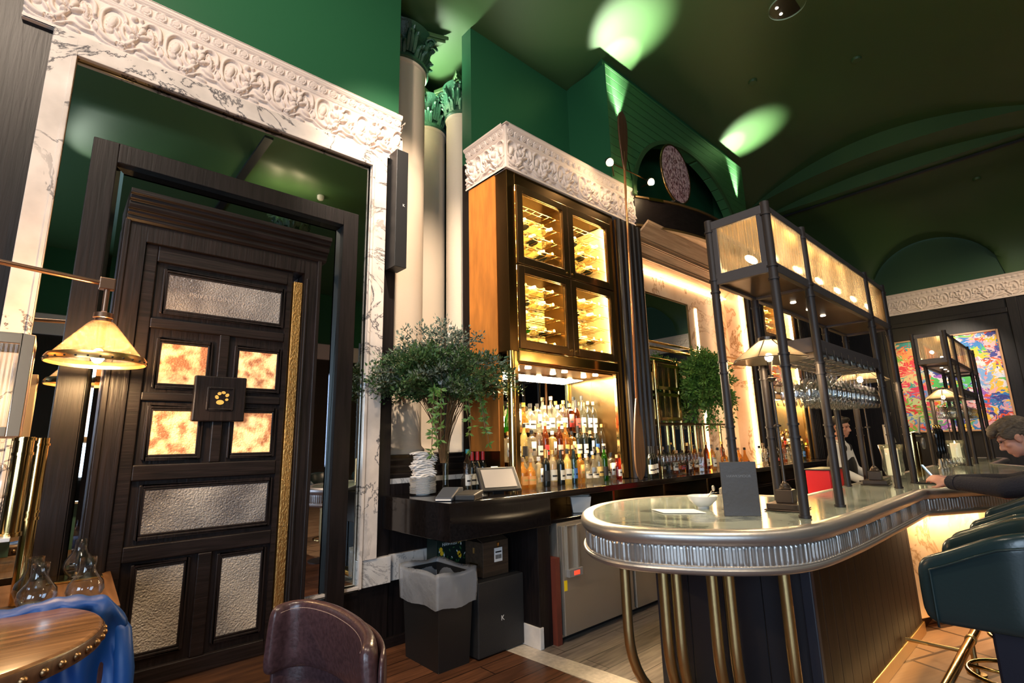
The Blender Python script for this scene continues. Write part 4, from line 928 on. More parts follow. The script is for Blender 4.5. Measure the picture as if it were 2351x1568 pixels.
# card reader
t = thing('card_reader', 'grey card terminal lying near the counter corner beside the vase', 'card reader', (2.20, 3.12, 1.12), rz=-.95); t.scale = (1.25, 1.25, 1.35)
obj('body', MB().xprism([(-.11, 0), (.10, 0), (.10, .055), (.02, .060), (-.11, .018)], -.05, .05), mat('slate_plastic', (.055, .065, .085), .45), t, local=True, bevel=.006)
obj('dock', MB().xprism([(-.08, 0), (.11, 0), (.11, .04), (-.08, .03)], .055, .17), BLACKP, t, local=True, bevel=.006)
obj('paper_slot', MB().box((-.045, -.112, .004), (.045, -.109, .010)), CHINA, t, local=True)
# point of sale terminal
t = thing('pos_terminal', 'black touchscreen till terminal tilted on its stand beside the wine cabinet', 'till', (2.72, 3.20, 1.10), rz=-.35); t.scale = (1, 1, .82)
obj('base', MB().box((-.10, -.07, 0), (.10, .12, .02)).box((-.05, -.02, .02), (.05, .06, .10)), BLACKP, t, local=True, bevel=.006)
mbx = MB().box((-.17, -.012, -.13), (.17, .022, .13)); sc_ = obj('screen_housing', mbx, BLACKP, t, local=True, bevel=.012); sc_.location = (0, -.02, .155); sc_.rotation_euler = (-.62, 0, 0)
o = obj('screen', MB().box((-.135, -.0145, -.095), (.135, -.0125, .10)), mat('grey_screen', (.45, .40, .35), .25), sc_, local=True)
obj('receipt_slip', MB().box((-.03, .01, .13), (.03, .012, .15)), PAPER, sc_, local=True)
# decanter, bottles near the till
def decanter(x, y, label):
    t = thing('decanter', label, 'decanter', (x, y, 1.12), 'cut-glass decanters by the till')
    obj('glass_body', MB().lathe([(0, 0), (.042, 0), (.045, .01), (.045, .11), (.03, .135), (.015, .15), (.014, .19), (.022, .195), (.018, .197), (0, .15)], (x, y, 1.12), 8), GLASS, t, bevel=.002)
    obj('stopper', MB().box((x-.019, y-.019, 1.322), (x+.019, y+.019, 1.36)).tube([(x, y, 1.295), (x, y, 1.325)], .011, 10), GLASS, t, bevel=.006)
decanter(2.58, 3.43, 'square-stoppered glass decanter beside the vase')
decanter(2.655, 3.40, 'glass decanter just left of the till, right of the stoppered one')
put_bottle(('tall', 'clear', 'white', 'teal'), (2.66, 3.52, 1.122), 'tall clear bottle with teal capsule standing behind the decanters', 'bottles behind the till')
for k, x in enumerate((2.74, 2.80, 2.86)):
    put_bottle(('wine', 'dark', 'cream', 'red'), (x, 3.56, 1.122), 'dark wine bottle with red capsule and white collar, %s of three behind the till' % ('leftmost', 'middle', 'rightmost')[k], 'bottles behind the till')
for k, (x, y) in enumerate(((4.62, 3.02), (4.72, 3.06), (4.82, 3.10))):
    put_bottle(('wine', 'dark', 'cream' if k != 2 else 'white', 'black'), (x, y, 1.122), 'dark green wine bottle with cream label before the near pilaster, %s of three' % ('leftmost', 'middle', 'rightmost')[k], 'wine bottles before the near pilaster', -.4)
single('tape_ring', MB().tube([(2.36+.045*math.cos(a_), 3.02+.045*math.sin(a_), 1.135) for a_ in np.linspace(-.3, PI+.3, 14)], .014, 8), mat('clear_grey_plastic', (.4, .4, .42), .3), 'curved grey plastic ring lying on the counter between reader and till', 'ring', smooth=True)
# alcove bottles, glasses and brass shelf tower
rq = random.Random(8); kinds = [('round', 'amber', 'cream', 'black'), ('squat', 'amber', 'orange', 'cork'), ('tall', 'brown', 'cream', 'gold'), ('wine', 'dark', 'cream', 'black'), ('square', 'clear', 'white', 'black'), ('bulb', 'amber', 'red', 'black'), ('round', 'clear', 'cream', 'cork')]
for k in range(20):
    kd = kinds[(k*3) % 7]; x = 5.25+.10*k; y = 3.12+.13*(k % 3)
    put_bottle(kd, (x, y, 1.122), blabel(kd, '%s along the alcove counter' % ORD[k]), 'bottles on the alcove counter', rq.uniform(-.5, .5))
def glassware(name, prof, label, cat): 
    r = bpy.data.objects.new(name, None); COL.objects.link(r); r['label'] = label; r['category'] = cat
    obj('bowl', MB().lathe(prof[0], n=16), GLASS, r, local=True, smooth=True)
    if len(prof) > 1: obj('stem_and_foot', MB().lathe(prof[1], n=14), GLASS, r, local=True, smooth=True)
    return r
WB = [(.004, .095), (.020, .10), (.036, .125), (.042, .16), (.036, .20), (.031, .225), (.030, .225), (.035, .198), (.040, .16), (.033, .127), (.018, .104), (0, .100)]
WS = [(0, 0), (.036, 0), (.036, .002), (.008, .008), (.004, .02), (.004, .096)]
wg = glassware('wine_glass', [WB, WS], '', 'glass')
first = True
for k in range(22):
    x = 4.92+.075*(k % 11); y = 3.05+.11*(k//11)
    loc = (x, y, 1.122); lb = 'stemmed glass on the counter before the alcove, %s in %s row' % (ORD[k % 11], ('front', 'back')[k//11])
    if first: wg.location = loc; wg['label'] = lb; wg['group'] = 'glasses on the alcove counter'; first = False
    else: dup(wg, loc, lb, 'glasses on the alcove counter')
for k in range(12):
    dup(wg, (7.55+.12*k, 3.02+.09*(k % 2), 1.122), 'stemmed glass on the far counter, %s from its near end' % ORD[k], 'glasses on the far counter')
for k in range(8):
    kd = kinds[(k*2+4) % 7]
    put_bottle(kd, (7.6+.15*k, 3.15, 1.122), blabel(kd, '%s on the far counter behind the glasses' % ORD[k]), 'bottles on the far counter', 0)
t = thing('brass_shelf_tower', 'brass shelf tower with two small reeded glass boxes in the alcove', 'shelf', (5.6, 3.4, 1.12))
for x in (5.34, 5.86):
    for y in (3.34, 3.46): obj('post', MB().tube([(x, y, 1.122), (x, y, 2.45)], .018, 12), BRASSP, t, smooth='auto')
for (z0, z1) in ((2.10, 2.42), (1.73, 2.06)):
    b_ = obj('glass_box', MB().frame(5.35, 5.85, z0, z1, 3.32, 3.34, .04), BRASSP, t, bevel=.003)
    obj('reeded_pane', MB().box((5.39, 3.33, z0+.04), (5.81, 3.335, z1-.04)), REED, b_)
obj('shelf', MB().box((5.33, 3.32, 1.68), (7.0, 3.48, 1.705)).box((5.34, 3.33, 2.43), (5.86, 3.47, 2.45)), BRASSD, t)
for x in (6.30, 6.50, 6.98):
    obj('post', MB().tube([(x, 3.40, 1.122), (x, 3.40, 1.69)], .022, 12), BRASSP, t, smooth='auto')
single('brass_rail', MB().tube([(5.02, 3.40, 2.70), (7.75, 3.40, 2.70)], .013, 10).tube([(5.02, 3.30, 2.58), (7.75, 3.30, 2.58)], .013, 10), BRASSP, 'pair of horizontal brass rails crossing the alcove mirror', 'rail', smooth=True)
t = thing('hanging_plant', 'bushy green fern hanging before the alcove mirror', 'plant', (6.3, 3.2, 2.0))
foliage(t, (6.32, 3.18, 2.20), mat('bright_fern', (.14, .30, .045), .5, var=.5, scale=6), 110, 21, (.52, .30, .48), nl=110, leaf=.028, z0=0, droop=1.6)
foliage(t, (6.38, 3.18, 2.0), mat('fern_underside', (.10, .24, .035), .5), 60, 23, (.46, .28, .30), nl=60, leaf=.032, z0=.1, droop=3.5, name='lower_fronds')
obj('pot', MB().lathe([(0, 0), (.08, 0), (.10, .12), (.09, .12), (0, .05)], (6.32, 3.20, 2.05), 20), BRASSD, t, smooth='auto')
obj('hanger', MB().tube([(6.32, 3.20, 2.15), (6.32, 3.30, 2.58)], .004, 6), BRASSD, t)
t = thing('hanging_plant', 'dark leafy plant on the far wall beyond the rack', 'plant', (10.6, 3.6, 2.0))
foliage(t, (10.7, 3.5, 2.2), FOLI, 40, 22, (.45, .3, .5), nl=40, leaf=.05, z0=0)

# ------------------------------------------------------------------ under the counter: bin, speaker, boxes
bx0, bx1, by0, by1 = 2.10, 2.415, 3.12, 3.60
t = thing('waste_bin', 'tall black plastic waste bin under the end of the black counter', 'bin', ((bx0+bx1)/2, 3.36, 0))
def taper(mb, z0, z1, i0, i1, w_=.0):
    v = []
    for (z, i) in ((z0, i0), (z1, i1)):
        v += [(bx0+i, by0+i, z), (bx1-i, by0+i, z), (bx1-i, by1-i, z), (bx0+i, by1-i, z)]
    return mb.add(v, [(0, 3, 2, 1), (0, 1, 5, 4), (1, 2, 6, 5), (2, 3, 7, 6), (3, 0, 4, 7)])
obj('body', taper(MB(), 0, .60, .03, .005), BLACKP, t, bevel=.012, solid=.006)
rg = random.Random(4); N = 20
pts = []; per = []
for k in range(4*N):
    s_ = k/N; e = int(s_); f = s_-e; cs = [(bx0-.006, by0-.006), (bx1+.006, by0-.006), (bx1+.006, by1+.006), (bx0-.006, by1+.006), (bx0-.006, by0-.006)]
    per.append((cs[e][0]*(1-f)+cs[e+1][0]*f, cs[e][1]*(1-f)+cs[e+1][1]*f))
mb = MB(); lv = []
for (z, out, wav) in ((.40, .004, .012), (.46, .010, .010), (.53, .016, .012), (.60, .014, .012), (.632, .012, .012), (.60, -.010, .006), (.50, -.030, .02), (.36, -.06, .02)):
    row = []
    for k, (x, y) in enumerate(per):
        cx, cy = (bx0+bx1)/2, (by0+by1)/2; wv = math.sin(k*.55+z*20)*wav*.6+rg.uniform(-1, 1)*wav*.12
        l_ = math.hypot(x-cx, y-cy); zz = z+.009*math.sin(k*.35+1)+rg.uniform(-.0015, .0015)
        row.append((x+(x-cx)/l_*(out+wv*.5), y+(y-cy)/l_*(out+wv*.5), zz))
    lv.append(row)
mb.v = [p for r in lv for p in r]; n4 = 4*N
mb.f = [(i*n4+k, i*n4+(k+1) % n4, (i+1)*n4+(k+1) % n4, (i+1)*n4+k) for i in range(len(lv)-1) for k in range(n4)]
tag(obj('bin_liner', mb, BAG, None, smooth=True), 'translucent plastic bag lining and folded over the black waste bin', 'bin bag')
t = thing('subwoofer', 'black box loudspeaker standing on the floor right of the waste bin', 'speaker', (2.66, 3.36, 0))
obj('cabinet', MB().box((2.44, 3.11, .01), (2.89, 3.62, .515)), mat('black_textured_box', (.014, .014, .015), .6, bump=.4, scale=250), t, bevel=.008)
obj('foot', MB().box((2.46, 3.14, 0), (2.52, 3.58, .012)).box((2.80, 3.14, 0), (2.86, 3.58, .012)), BLACKP, t)
text('logo', 'K', .05, CHINA, (2.67, 3.108, .235), (PI/2, 0, 0), t)
def label_box(t, x, y, z): pass
t = thing('carton', 'dark brown bottle carton with a white barcode sticker on top of the black speaker', 'box', (2.62, 3.34, .515), rz=0)
CB = wood('printed_brown_card', (.075, .045, .025), (.03, .018, .010), .6, 3, 'x')
obj('box_body', MB().box((2.545, 3.18, .517), (2.80, 3.40, .765)), CB, t, bevel=.003)
obj('box_flap', MB().add([(2.545, 3.18, .765), (2.80, 3.18, .765), (2.80, 3.25, .79), (2.545, 3.25, .79)], [(0, 1, 2, 3)]).add([(2.545, 3.4, .765), (2.80, 3.4, .765), (2.80, 3.32, .80), (2.545, 3.32, .80)], [(0, 1, 2, 3)]), CB, t, solid=.004)
obj('barcode_sticker', MB().box((2.655, 3.176, .615), (2.735, 3.179, .715)), PAPER, t)
mb = MB()
for k in range(12): mb.box((2.665+k*.0052, 3.1748, .635), (2.665+k*.0052+.0026, 3.1762, .665))
mb.box((2.665, 3.1748, .68), (2.725, 3.1762, .69)); obj('barcode', mb, BLACKP, t)
obj('crest', MB().tube([(2.69, 3.178, .73), (2.69, 3.175, .755)], [.010, .014], 8).box((2.684, 3.175, .715), (2.696, 3.178, .735)), BRASS, t)
obj('crest', MB().box((2.541, 3.28, .68), (2.545, 3.30, .72)).box((2.541, 3.24, .60), (2.545, 3.34, .61)), BRASS, t)
t = thing('carton', 'printed drinks carton with leaves and yellow fruit behind the waste bin', 'box', (2.60, 3.70, 0))
obj('box_body', MB().box((2.44, 3.645, 0), (2.77, 3.79, .745)), mat('black_green_card', (.008, .018, .014), .5), t, bevel=.003)
text('lettering', 'HAWKES', .036, PAPER, (2.565, 3.643, .705), (PI/2, 0, 0), t)
text('lettering', '24', .034, mat('gold_ink', (.75, .5, .08), .5), (2.665, 3.643, .708), (PI/2, 0, 0), t)
mb = MB(); mf = MB(); mw = MB(); rg = random.Random(6)
def leafp(mb, x, z, L_, an, wd=.35):
    pl = [(x+L_*(f*math.cos(an)-g*wd*math.sin(an)), z+L_*(f*math.sin(an)+g*wd*math.cos(an))) for f, g in ((0, 0), (.3, .5), (.7, .45), (1, 0), (.7, -.45), (.3, -.5))]
    mb.yprism(pl, 3.6425, 3.6445)
for k in range(46):
    x = rg.uniform(2.46, 2.74); z = rg.uniform(.47, .725)
    if 2.49 < x < 2.70 and .68 < z < .735: continue
    leafp(mb if k % 4 else mw, x, z, rg.uniform(.02, .035), rg.uniform(0, 6.28))
for (x, z) in ((2.48, .67), (2.49, .64), (2.66, .62), (2.67, .60), (2.54, .58)): mf.yprism([(x+.016*math.cos(q*PI/5), z+.018*math.sin(q*PI/5)) for q in range(10)], 3.641, 3.6445)
obj('printed_leaves', mb, mat('green_ink', (.05, .16, .05), .5), t); obj('printed_leaves', mw, PAPER, t); obj('printed_fruit', mf, mat('yellow_ink', (.85, .5, .02), .5), t)
# ------------------------------------------------------------------ bar island
def fillet(poly, step=.012):
    """poly: (x, y, radius); returns dense closed path with arc corners"""
    out = []; n = len(poly)
    for i in range(n):
        p0 = Vector(poly[i-1][:2]); p = Vector(poly[i][:2]); p1 = Vector(poly[(i+1) % n][:2]); r = poly[i][2]
        a = (p0-p).normalized(); b = (p1-p).normalized(); ang = math.acos(max(-1, min(1, a.dot(b)))); d = r/math.tan(ang/2) if r else 0
        A = p+a*d; B = p+b*d; c = p+(a+b).normalized()*(r/math.sin(ang/2)) if r else p
        if not r: out.append(p); continue
        a0 = math.atan2(A.y-c.y, A.x-c.x); a1 = math.atan2(B.y-c.y, B.x-c.x); da = (a1-a0+PI) % (2*PI)-PI
        k = max(6, int(abs(da)*r/step))
        for q in range(k+1): out.append(c+Vector((math.cos(a0+da*q/k), math.sin(a0+da*q/k)))*r)
    return out
BARP = [(2.07, .90, .60), (5.15, .90, .25), (6.0, .45, .25), (9.1, .45, .25), (9.9, .90, .25), (12.2, .90, .3), (12.2, 1.50, .1), (4.25, 1.50, .10), (4.0, 2.56, .45), (2.07, 2.56, .98)]
right_ = fillet([(4.15, .90, 0), (5.15, .90, .25), (6.0, .45, .25), (9.1, .45, .25), (9.9, .90, .25), (12.2, .90, .3), (12.2, 1.50, .1), (4.30, 1.50, 0)])
ins = [(4.10, 1.52), (4.05, 1.64), (4.02, 1.76), (3.88, 1.99), (3.68, 2.17), (3.477, 2.275), (3.25, 2.325), (2.986, 2.31), (2.75, 2.225), (2.569, 2.107), (2.40, 1.945), (2.305, 1.78), (2.288, 1.65), (2.335, 1.50), (2.465, 1.28), (2.655, 1.095), (2.90, 1.01), (3.38, .98), (3.80, .975)]
ie = [Vector(p) for p in spline(ins, 10)]; oe = []
for i in range(len(ie)):
    tg = (ie[min(i+1, len(ie)-1)]-ie[max(i-1, 0)]).normalized(); oe.append(ie[i]+Vector((tg.y, -tg.x))*.075)
path = oe+right_
def resample(path, ds):
    out = []; n = len(path); acc = 0
    for i in range(n):
        a = path[i]; b = path[(i+1) % n]; L_ = (b-a).length
        d = ds if min(a.x, b.x) < 7 and min(a.y, b.y) < 2.7 else ds*6
        k = max(1, int(round(L_/d)))
        for q in range(k): out.append((a+(b-a)*q/k, acc+L_*q/k))
        acc += L_
    return out
rs = resample(path, .0038); n = len(rs)
P2 = [p for p, s_ in rs]; nor = []
for i in range(n):
    tg = (P2[(i+1) % n]-P2[i-1]).normalized(); nor.append(Vector((tg.y, -tg.x)))
prof = [(-.075, 1.064), (-.070, 1.071), (-.055, 1.074), (-.035, 1.076), (-.015, 1.072), (.0, 1.060), (.006, 1.045), (.006, 1.030), (-.002, 1.014), (-.012, 1.006), (-.014, 1.000), (-.024, .998)]
fl = [(-.024, .996), (-.024, .990), (-.024, .984), (-.024, .970), (-.024, .950), (-.024, .930), (-.024, .918), (-.024, .912)]
prof += fl+[(-.014, .907), (-.014, .902), (-.006, .900), (-.002, .893), (-.004, .882), (-.014, .872), (-.03, .866), (-.08, .866)]
ip = [k for k, p in enumerate(prof) if k >= 12 and k < 20]
mb = MB(); m_ = len(prof); PER = .0300
for i in range(n):
    ph = (rs[i][1] % PER)/PER; rib = min(1, max(0, (.30-abs(ph-.5))/.08))
    for k, (o_, z) in enumerate(prof):
        if k in ip:
            ed = 1 if (ip[0]+1 <= k <= ip[-1]-1) else (.6 if rib > .9 else 0)
            o_ = o_+.007*rib*ed
        q = P2[i]+nor[i]*o_; mb.v.append((q.x, q.y, z))
mb.f = [(i*m_+k, ((i+1) % n)*m_+k, ((i+1) % n)*m_+k+1, i*m_+k+1) for i in range(n) for k in range(m_-1)]
bar = thing('bar_counter', 'large bar island with rounded pewter-edged fluted rim and green marble top', 'bar counter', (3.0, 1.5, 0))
obj('fluted_rim', mb, ZINC, bar, smooth='auto', fix=False)
inner = [P2[i]-nor[i]*.074 for i in range(0, n, 3)]
obj('marble_top', MB().prism([(p.x, p.y) for p in inner], 1.02, 1.070), BARTOP, bar)
inner2 = [P2[i]-nor[i]*.06 for i in range(0, n, 6)]
obj('underside', MB().prism([(p.x, p.y) for p in inner2], .868, .90), BLACKP, bar)
obj('end_base', MB().box((3.0, 1.077, 0), (3.7, 1.955, .868)), NAVY, bar, bevel=.01)
NT_ = mat('navy_trim', (.012, .013, .022), .5)
obj('end_base_corner', MB().box((2.985, 1.055, 0), (3.03, 1.11, .868)), NT_, bar, bevel=.006); obj('end_base_corner', MB().box((2.985, 1.92, 0), (3.03, 1.975, .868)), NT_, bar, bevel=.006)
obj('front_panelling', MB().box((3.03, 1.068, .06), (5.18, 1.10, .868)), PANELW, bar, bevel=.003)
obj('brass_plinth', MB().box((3.02, 1.055, 0), (5.19, 1.09, .085)), BRASS, bar, bevel=.004)
obj('stone_plinth', MB().box((5.19, 1.085, 0), (12.0, 1.1, .08)), BRASSD, bar)
obj('core', MB().box((3.7, 1.10, 0), (12.0, 1.46, .868)), BLACKW, bar)
obj('back_shelf', MB().box((4.3, 1.47, .70), (12, 1.75, .74)).box((4.3, 1.47, 0), (12, 1.70, .70)), BLACKG, bar)
mb = MB().prism([(5.18, 1.07), (6.02, .72), (9.1, .72), (9.9, 1.07), (9.9, 1.1), (5.18, 1.1)], .10, .868)
obj('onyx_front', mb, ONYX, bar, bevel=.004)
obj('under_rim_light', MB().add([(4.95, 1.05, .862), (6.0, .66, .862), (9.1, .66, .862), (9.1, .69, .862), (6.02, .69, .862), (5.0, 1.066, .862)], [(0, 1, 4, 5), (1, 2, 3, 4)]), LED, bar, fix=False)
light('under_rim_light', 'AREA', (5.60, .80, .855), 4, (1, .72, .42), .9, (5.60, .86, 0), .06).rotation_euler[2] += -.42
light('under_rim_light', 'AREA', (7.5, .62, .855), 6, (1, .72, .42), 3.0, (7.5, .75, 0), .06)
light('plinth_light', 'AREA', (4.3, .93, .10), .8, (1, .60, .22), 1.9, (4.3, 1.06, .10), .03)
legs = [(2.415, 1.79), (2.447, 1.574), (2.465, 1.51), (2.525, 1.349), (2.575, 1.288), (2.753, 1.095)]
foot = [(2.94, 1.80), (2.94, 1.70), (2.94, 1.64), (2.93, 1.42), (2.94, 1.36), (2.95, 1.15)]
for k, ((x, y), (fx, fy)) in enumerate(zip(legs, foot)):
    pts = [(x, y, .90), (x, y, .60)]
    for q in range(11):
        a_ = PI/2*q/10; f = 1-math.cos(a_); g = math.sin(a_)
        pts.append((x+(fx-x)*f, y+(fy-y)*f, .52-.46*g))
    lg = obj('brass_leg', MB().tube(pts, .0270, 20), TUBEB, bar, smooth='auto')
    obj('joint_ring', MB().tube([(x+(fx-x)*.30, y+(fy-y)*.30, .20), (x+(fx-x)*.315, y+(fy-y)*.315, .188)], .0283, 18), BRASSP, lg, smooth='auto')
t = thing('foot_rail', 'brass foot rail running along the foot of the bar front', 'foot rail', (4, .70, 0))
obj('rail', MB().tube([(2.9, .70, .20), (5.2, .70, .20), (6.1, .30, .20), (9.0, .30, .20)], .025, 16), BRASSP, t, smooth='auto')
for x in (3.3, 4.55): 
    obj('rail_bracket', MB().tube([(x, .70, .20), (x, .70, 0)], .016, 12).tube([(x, .70, .12), (x, 1.05, .12)], .012, 10).lathe([(.05, 0), (.05, .008), (.02, .012)], (x, .70, 0), 20), TUBEB, t, smooth='auto')
    obj('collar', MB().tube([(x-.02, .70, .20), (x+.02, .70, .20)], .030, 16), TUBEB, t, smooth='auto')

# ------------------------------------------------------------------ over-bar rack
def build_rack(x0, lbl, near=True):
    X = [x0, x0+.60, x0+2.11, x0+2.71]; YF, YR = 1.08, 1.44
    t = thing('bar_rack', lbl, 'bar rack', (x0+1.35, 1.26, 1.07), 'over-bar racks')
    for y in (YF, YR):
        for x in X:
            p = obj('post', MB().tube([(x, y, 1.07), (x, y, 2.91)], .0255, 18), GUN, t, smooth='auto')
            for z in (1.078, 1.50, 1.57, 1.90, 1.97, 2.42, 2.50, 2.83): obj('collar', MB().tube([(x, y, z-.006), (x, y, z+.006)], .0315, 18), GUN, p, smooth='auto')
    # light box frame
    mb = MB(); z0, z1 = 2.50, 2.86
    for y in (YF, YR):
        ya, yb = (y-.012, y+.022) if y == YF else (y-.022, y+.012)
        mb.box((X[0]+.01, ya, z0-.03), (X[3]-.01, yb, z0+.03)).box((X[0]+.01, ya, z1-.015), (X[3]-.01, yb, z1+.03))
        for x in X[1:3]: mb.box((x-.02, ya, z0), (x+.02, yb, z1))
    for x in (X[0], X[3]):
        mb.box((x-.015, YF+.02, z0-.035), (x+.015, YR-.02, z0+.035)).box((x-.015, YF+.02, z1-.02), (x+.015, YR-.02, z1+.035))
        mb.box((x-.012, YF+.02, z0), (x+.012, YF+.055, z1)).box((x-.012, YR-.055, z0), (x+.012, YR-.02, z1))
    for x in X[1:3]: mb.box((x-.02, YF, z0-.03), (x+.02, YR, z0-.005))
    obj('box_frame', mb, GUNL, t, bevel=.003)
    obj('base_tray', MB().box((X[0]+.01, YF, z0-.012), (X[3]-.01, YR, z0+.0)), mat('bronze_tray', (.20, .145, .095), .3, .6, bump=.15, scale=9), t)
    obj('lid', MB().box((X[0]+.01, YF, z1+.01), (X[3]-.01, YR, z1+.02)), BRASS, t)
    for y, s_ in ((YF, -1), (YR, 1)):
        for (xa, xb) in zip(X[:-1], X[1:]):
            g = MB(); yy = y
            k = int((xb-xa-.06)/.012) if near else 6; w_ = (xb-xa-.06)/k
            v = []
            for i in range(k*4+1):
                xx = xa+.03+w_*i/4; v += [(xx, yy+s_*.004*abs(math.sin(PI*i/4)), z0+.03), (xx, yy+s_*.004*abs(math.sin(PI*i/4)), z1-.015)]
            g.add(v, [(2*i, 2*i+2, 2*i+3, 2*i+1) for i in range(k*4)]); obj('reeded_glass', g, REED, t, smooth=True, fix=False)
    for x, s_ in ((X[0], -1), (X[3], 1)):
        k = 22; w_ = (YR-YF-.11)/k; v = []
        for i in range(k*4+1):
            yy = YF+.055+w_*i/4; v += [(x+s_*.005*abs(math.sin(PI*i/4)), yy, z0+.035), (x+s_*.005*abs(math.sin(PI*i/4)), yy, z1-.02)]
        obj('reeded_glass', MB().add(v, [(2*i, 2*i+2, 2*i+3, 2*i+1) for i in range(k*4)]), REED, t, smooth=True, fix=False)
    for k in range(6 if near else 3):
        xx = X[0]+.22+k*(2.45/(6 if near else 3))
        obj('lamp_tube', MB().ell((xx, (YF+YR)/2+.02, z0+.15), (.085, .022, .022), 14, 8), BULBS, t)
    for x in X[1:3]:
        pass
    for k in range(3): obj('puck_light', MB().lathe([(0, 0), (.018, 0), (.020, .004)], (X[1]+.35+k*.33, 1.30, z0-.017), 14), emis('puck_glow', (1, .85, .65), 6), t)
    # stemware hanger
    h = MB(); zt, zb = 2.13, 2.05
    xa, xb = X[1]+.02, X[2]-.02
    h.box((xa, YF-.01, zb), (xb, YF+.012, zt)).box((xa, YR-.012, zb), (xb, YR+.01, zt)).box((xa-.005, YF, zb), (xa+.02, YR, zt+.02)).box((xb-.02, YF, zb), (xb+.005, YR, zt))
    h.box((xa, YF, zt-.005), (xb, YR, zt))
    obj('hanger_frame', h, GUNL, t, bevel=.003)
    ra = MB()
    for k in range(13):
        xx = xa+.10+k*(xb-xa-.16)/12
        ra.box((xx-.022, YF+.01, zb-.03), (xx+.022, YR-.01, zb-.024)).box((xx-.003, YF+.01, zb-.026), (xx+.003, YR-.01, zb+.04))
    obj('hanger_rails', ra, STEEL, t, bevel=.002)
    for k in range(9):
        xx = xa+.10+k*(xb-xa-.16)/8
        pts = [(xx, YF-.012, zb+.03), (xx, YF-.014, zb-.01), (xx+.012, YF-.016, zb-.045), (xx+.028, YF-.014, zb-.045), (xx+.036, YF-.012, zb-.02)]
        obj('hook', MB().tube(pts, .005, 6), GUN, t, smooth=True)
    return X, YF, YR, zb
r1 = build_rack(3.09, 'near over-bar rack of ringed gunmetal posts with glowing reeded glass box')
r2 = build_rack(9.12, 'far over-bar rack in front of the colourful painting', False)
def hang_glasses(x0, wh, nx, ny, sc=1.35):
    xa, xb = x0+.62+.08, x0+2.11-.08
    for i in range(nx):
        for j in range(ny):
            lb = 'stemmed glass hanging upside down, %s rack, %s from near end, %s row' % (wh, ORD[i], ['front', 'second', 'third', 'back'][j])
            o = dup(wg, (xa+(i+.5)*(xb-xa)/nx, 1.13+j*.255/(ny-1), 2.022), lb, 'glasses hanging from the %s rack' % wh, (PI, 0, 0), sc)
hang_glasses(3.09, 'near', 12, 4); hang_glasses(9.12, 'far', 9, 3)

# ------------------------------------------------------------------ bar lamps
SHADEM = clear('smoked_mica_shade', (.42, .38, .34), .35, .25, mixcol=(.75, .66, .52), mixf=.55)
def bar_lamp(x, y, label, rz=.0):
    t = thing('bar_lamp', label, 'lamp', (x, y, 1.07), 'bronze bar lamps', rz)
    B_ = mat('lamp_bronze', (.10, .075, .06), .35, .85)
    obj('plinth', MB().box((-.125, -.10, .002), (.125, .10, .010)).box((-.11, -.088, .010), (.11, .088, .042)), B_, t, local=True, bevel=.003)
    obj('block', MB().box((-.048, -.048, .042), (.048, .048, .118)), B_, t, local=True, bevel=.004)
    obj('turned_base', MB().lathe([(.034, .118), (.036, .124), (.030, .130), (.031, .137), (.024, .142), (.022, .150), (.014, .156), (.0095, .165)], n=24), B_, t, local=True, smooth='auto')
    st = MB().tube([(0, 0, .16), (0, 0, .50)], [.0095, .008], 14).tube([(0, 0, .50), (0, 0, .80)], .0065, 14)
    st.lathe([(.008, .492), (.022, .497), (.022, .503), (.012, .51)], n=18).lathe([(.007, .775), (.026, .79), (.028, .80), (.016, .806), (.014, .82)], n=18)
    obj('stem', st, B_, t, local=True, smooth='auto')
    sh = obj('shade', MB().lathe([(.050, 1.045), (.062, 1.037), (.222, .918), (.224, .910), (.219, .912), (.06, 1.030), (.045, 1.038)], n=8), SHADEM, t, local=True, smooth='auto')
    sf = MB()
    for q in range(8):
        a = q*PI/4; sf.tube([(.061*math.cos(a), .061*math.sin(a), 1.038), (.224*math.cos(a), .224*math.sin(a), .914), (.224*math.cos(a+PI/4), .224*math.sin(a+PI/4), .914)], .0035, 6)
    obj('shade_frame', sf, B_, sh, local=True)
    obj('finial', MB().lathe([(.052, 1.04), (.054, 1.062), (.03, 1.07), (0, 1.07)], n=24), B_, sh, local=True, smooth='auto')
    obj('shade_wire', MB().tube([(0, 0, .80), (.10, 0, 1.0)], .003, 5).tube([(0, 0, .80), (-.10, 0, 1.0)], .003, 5), B_, sh, local=True)
    obj('bulb', MB().ell((0, 0, .935), (.024, .024, .028), 12, 8), BULB, t, local=True)
    return t
bar_lamp(3.385, 1.275, 'bronze lamp with wide cone shade on the near end of the bar, behind the menu', .1)
bar_lamp(5.50, 1.30, 'bronze lamp with cone shade at the far end of the near rack', .1)
bar_lamp(9.42, 1.26, 'cone-shaded bar lamp standing in the far rack', .1)

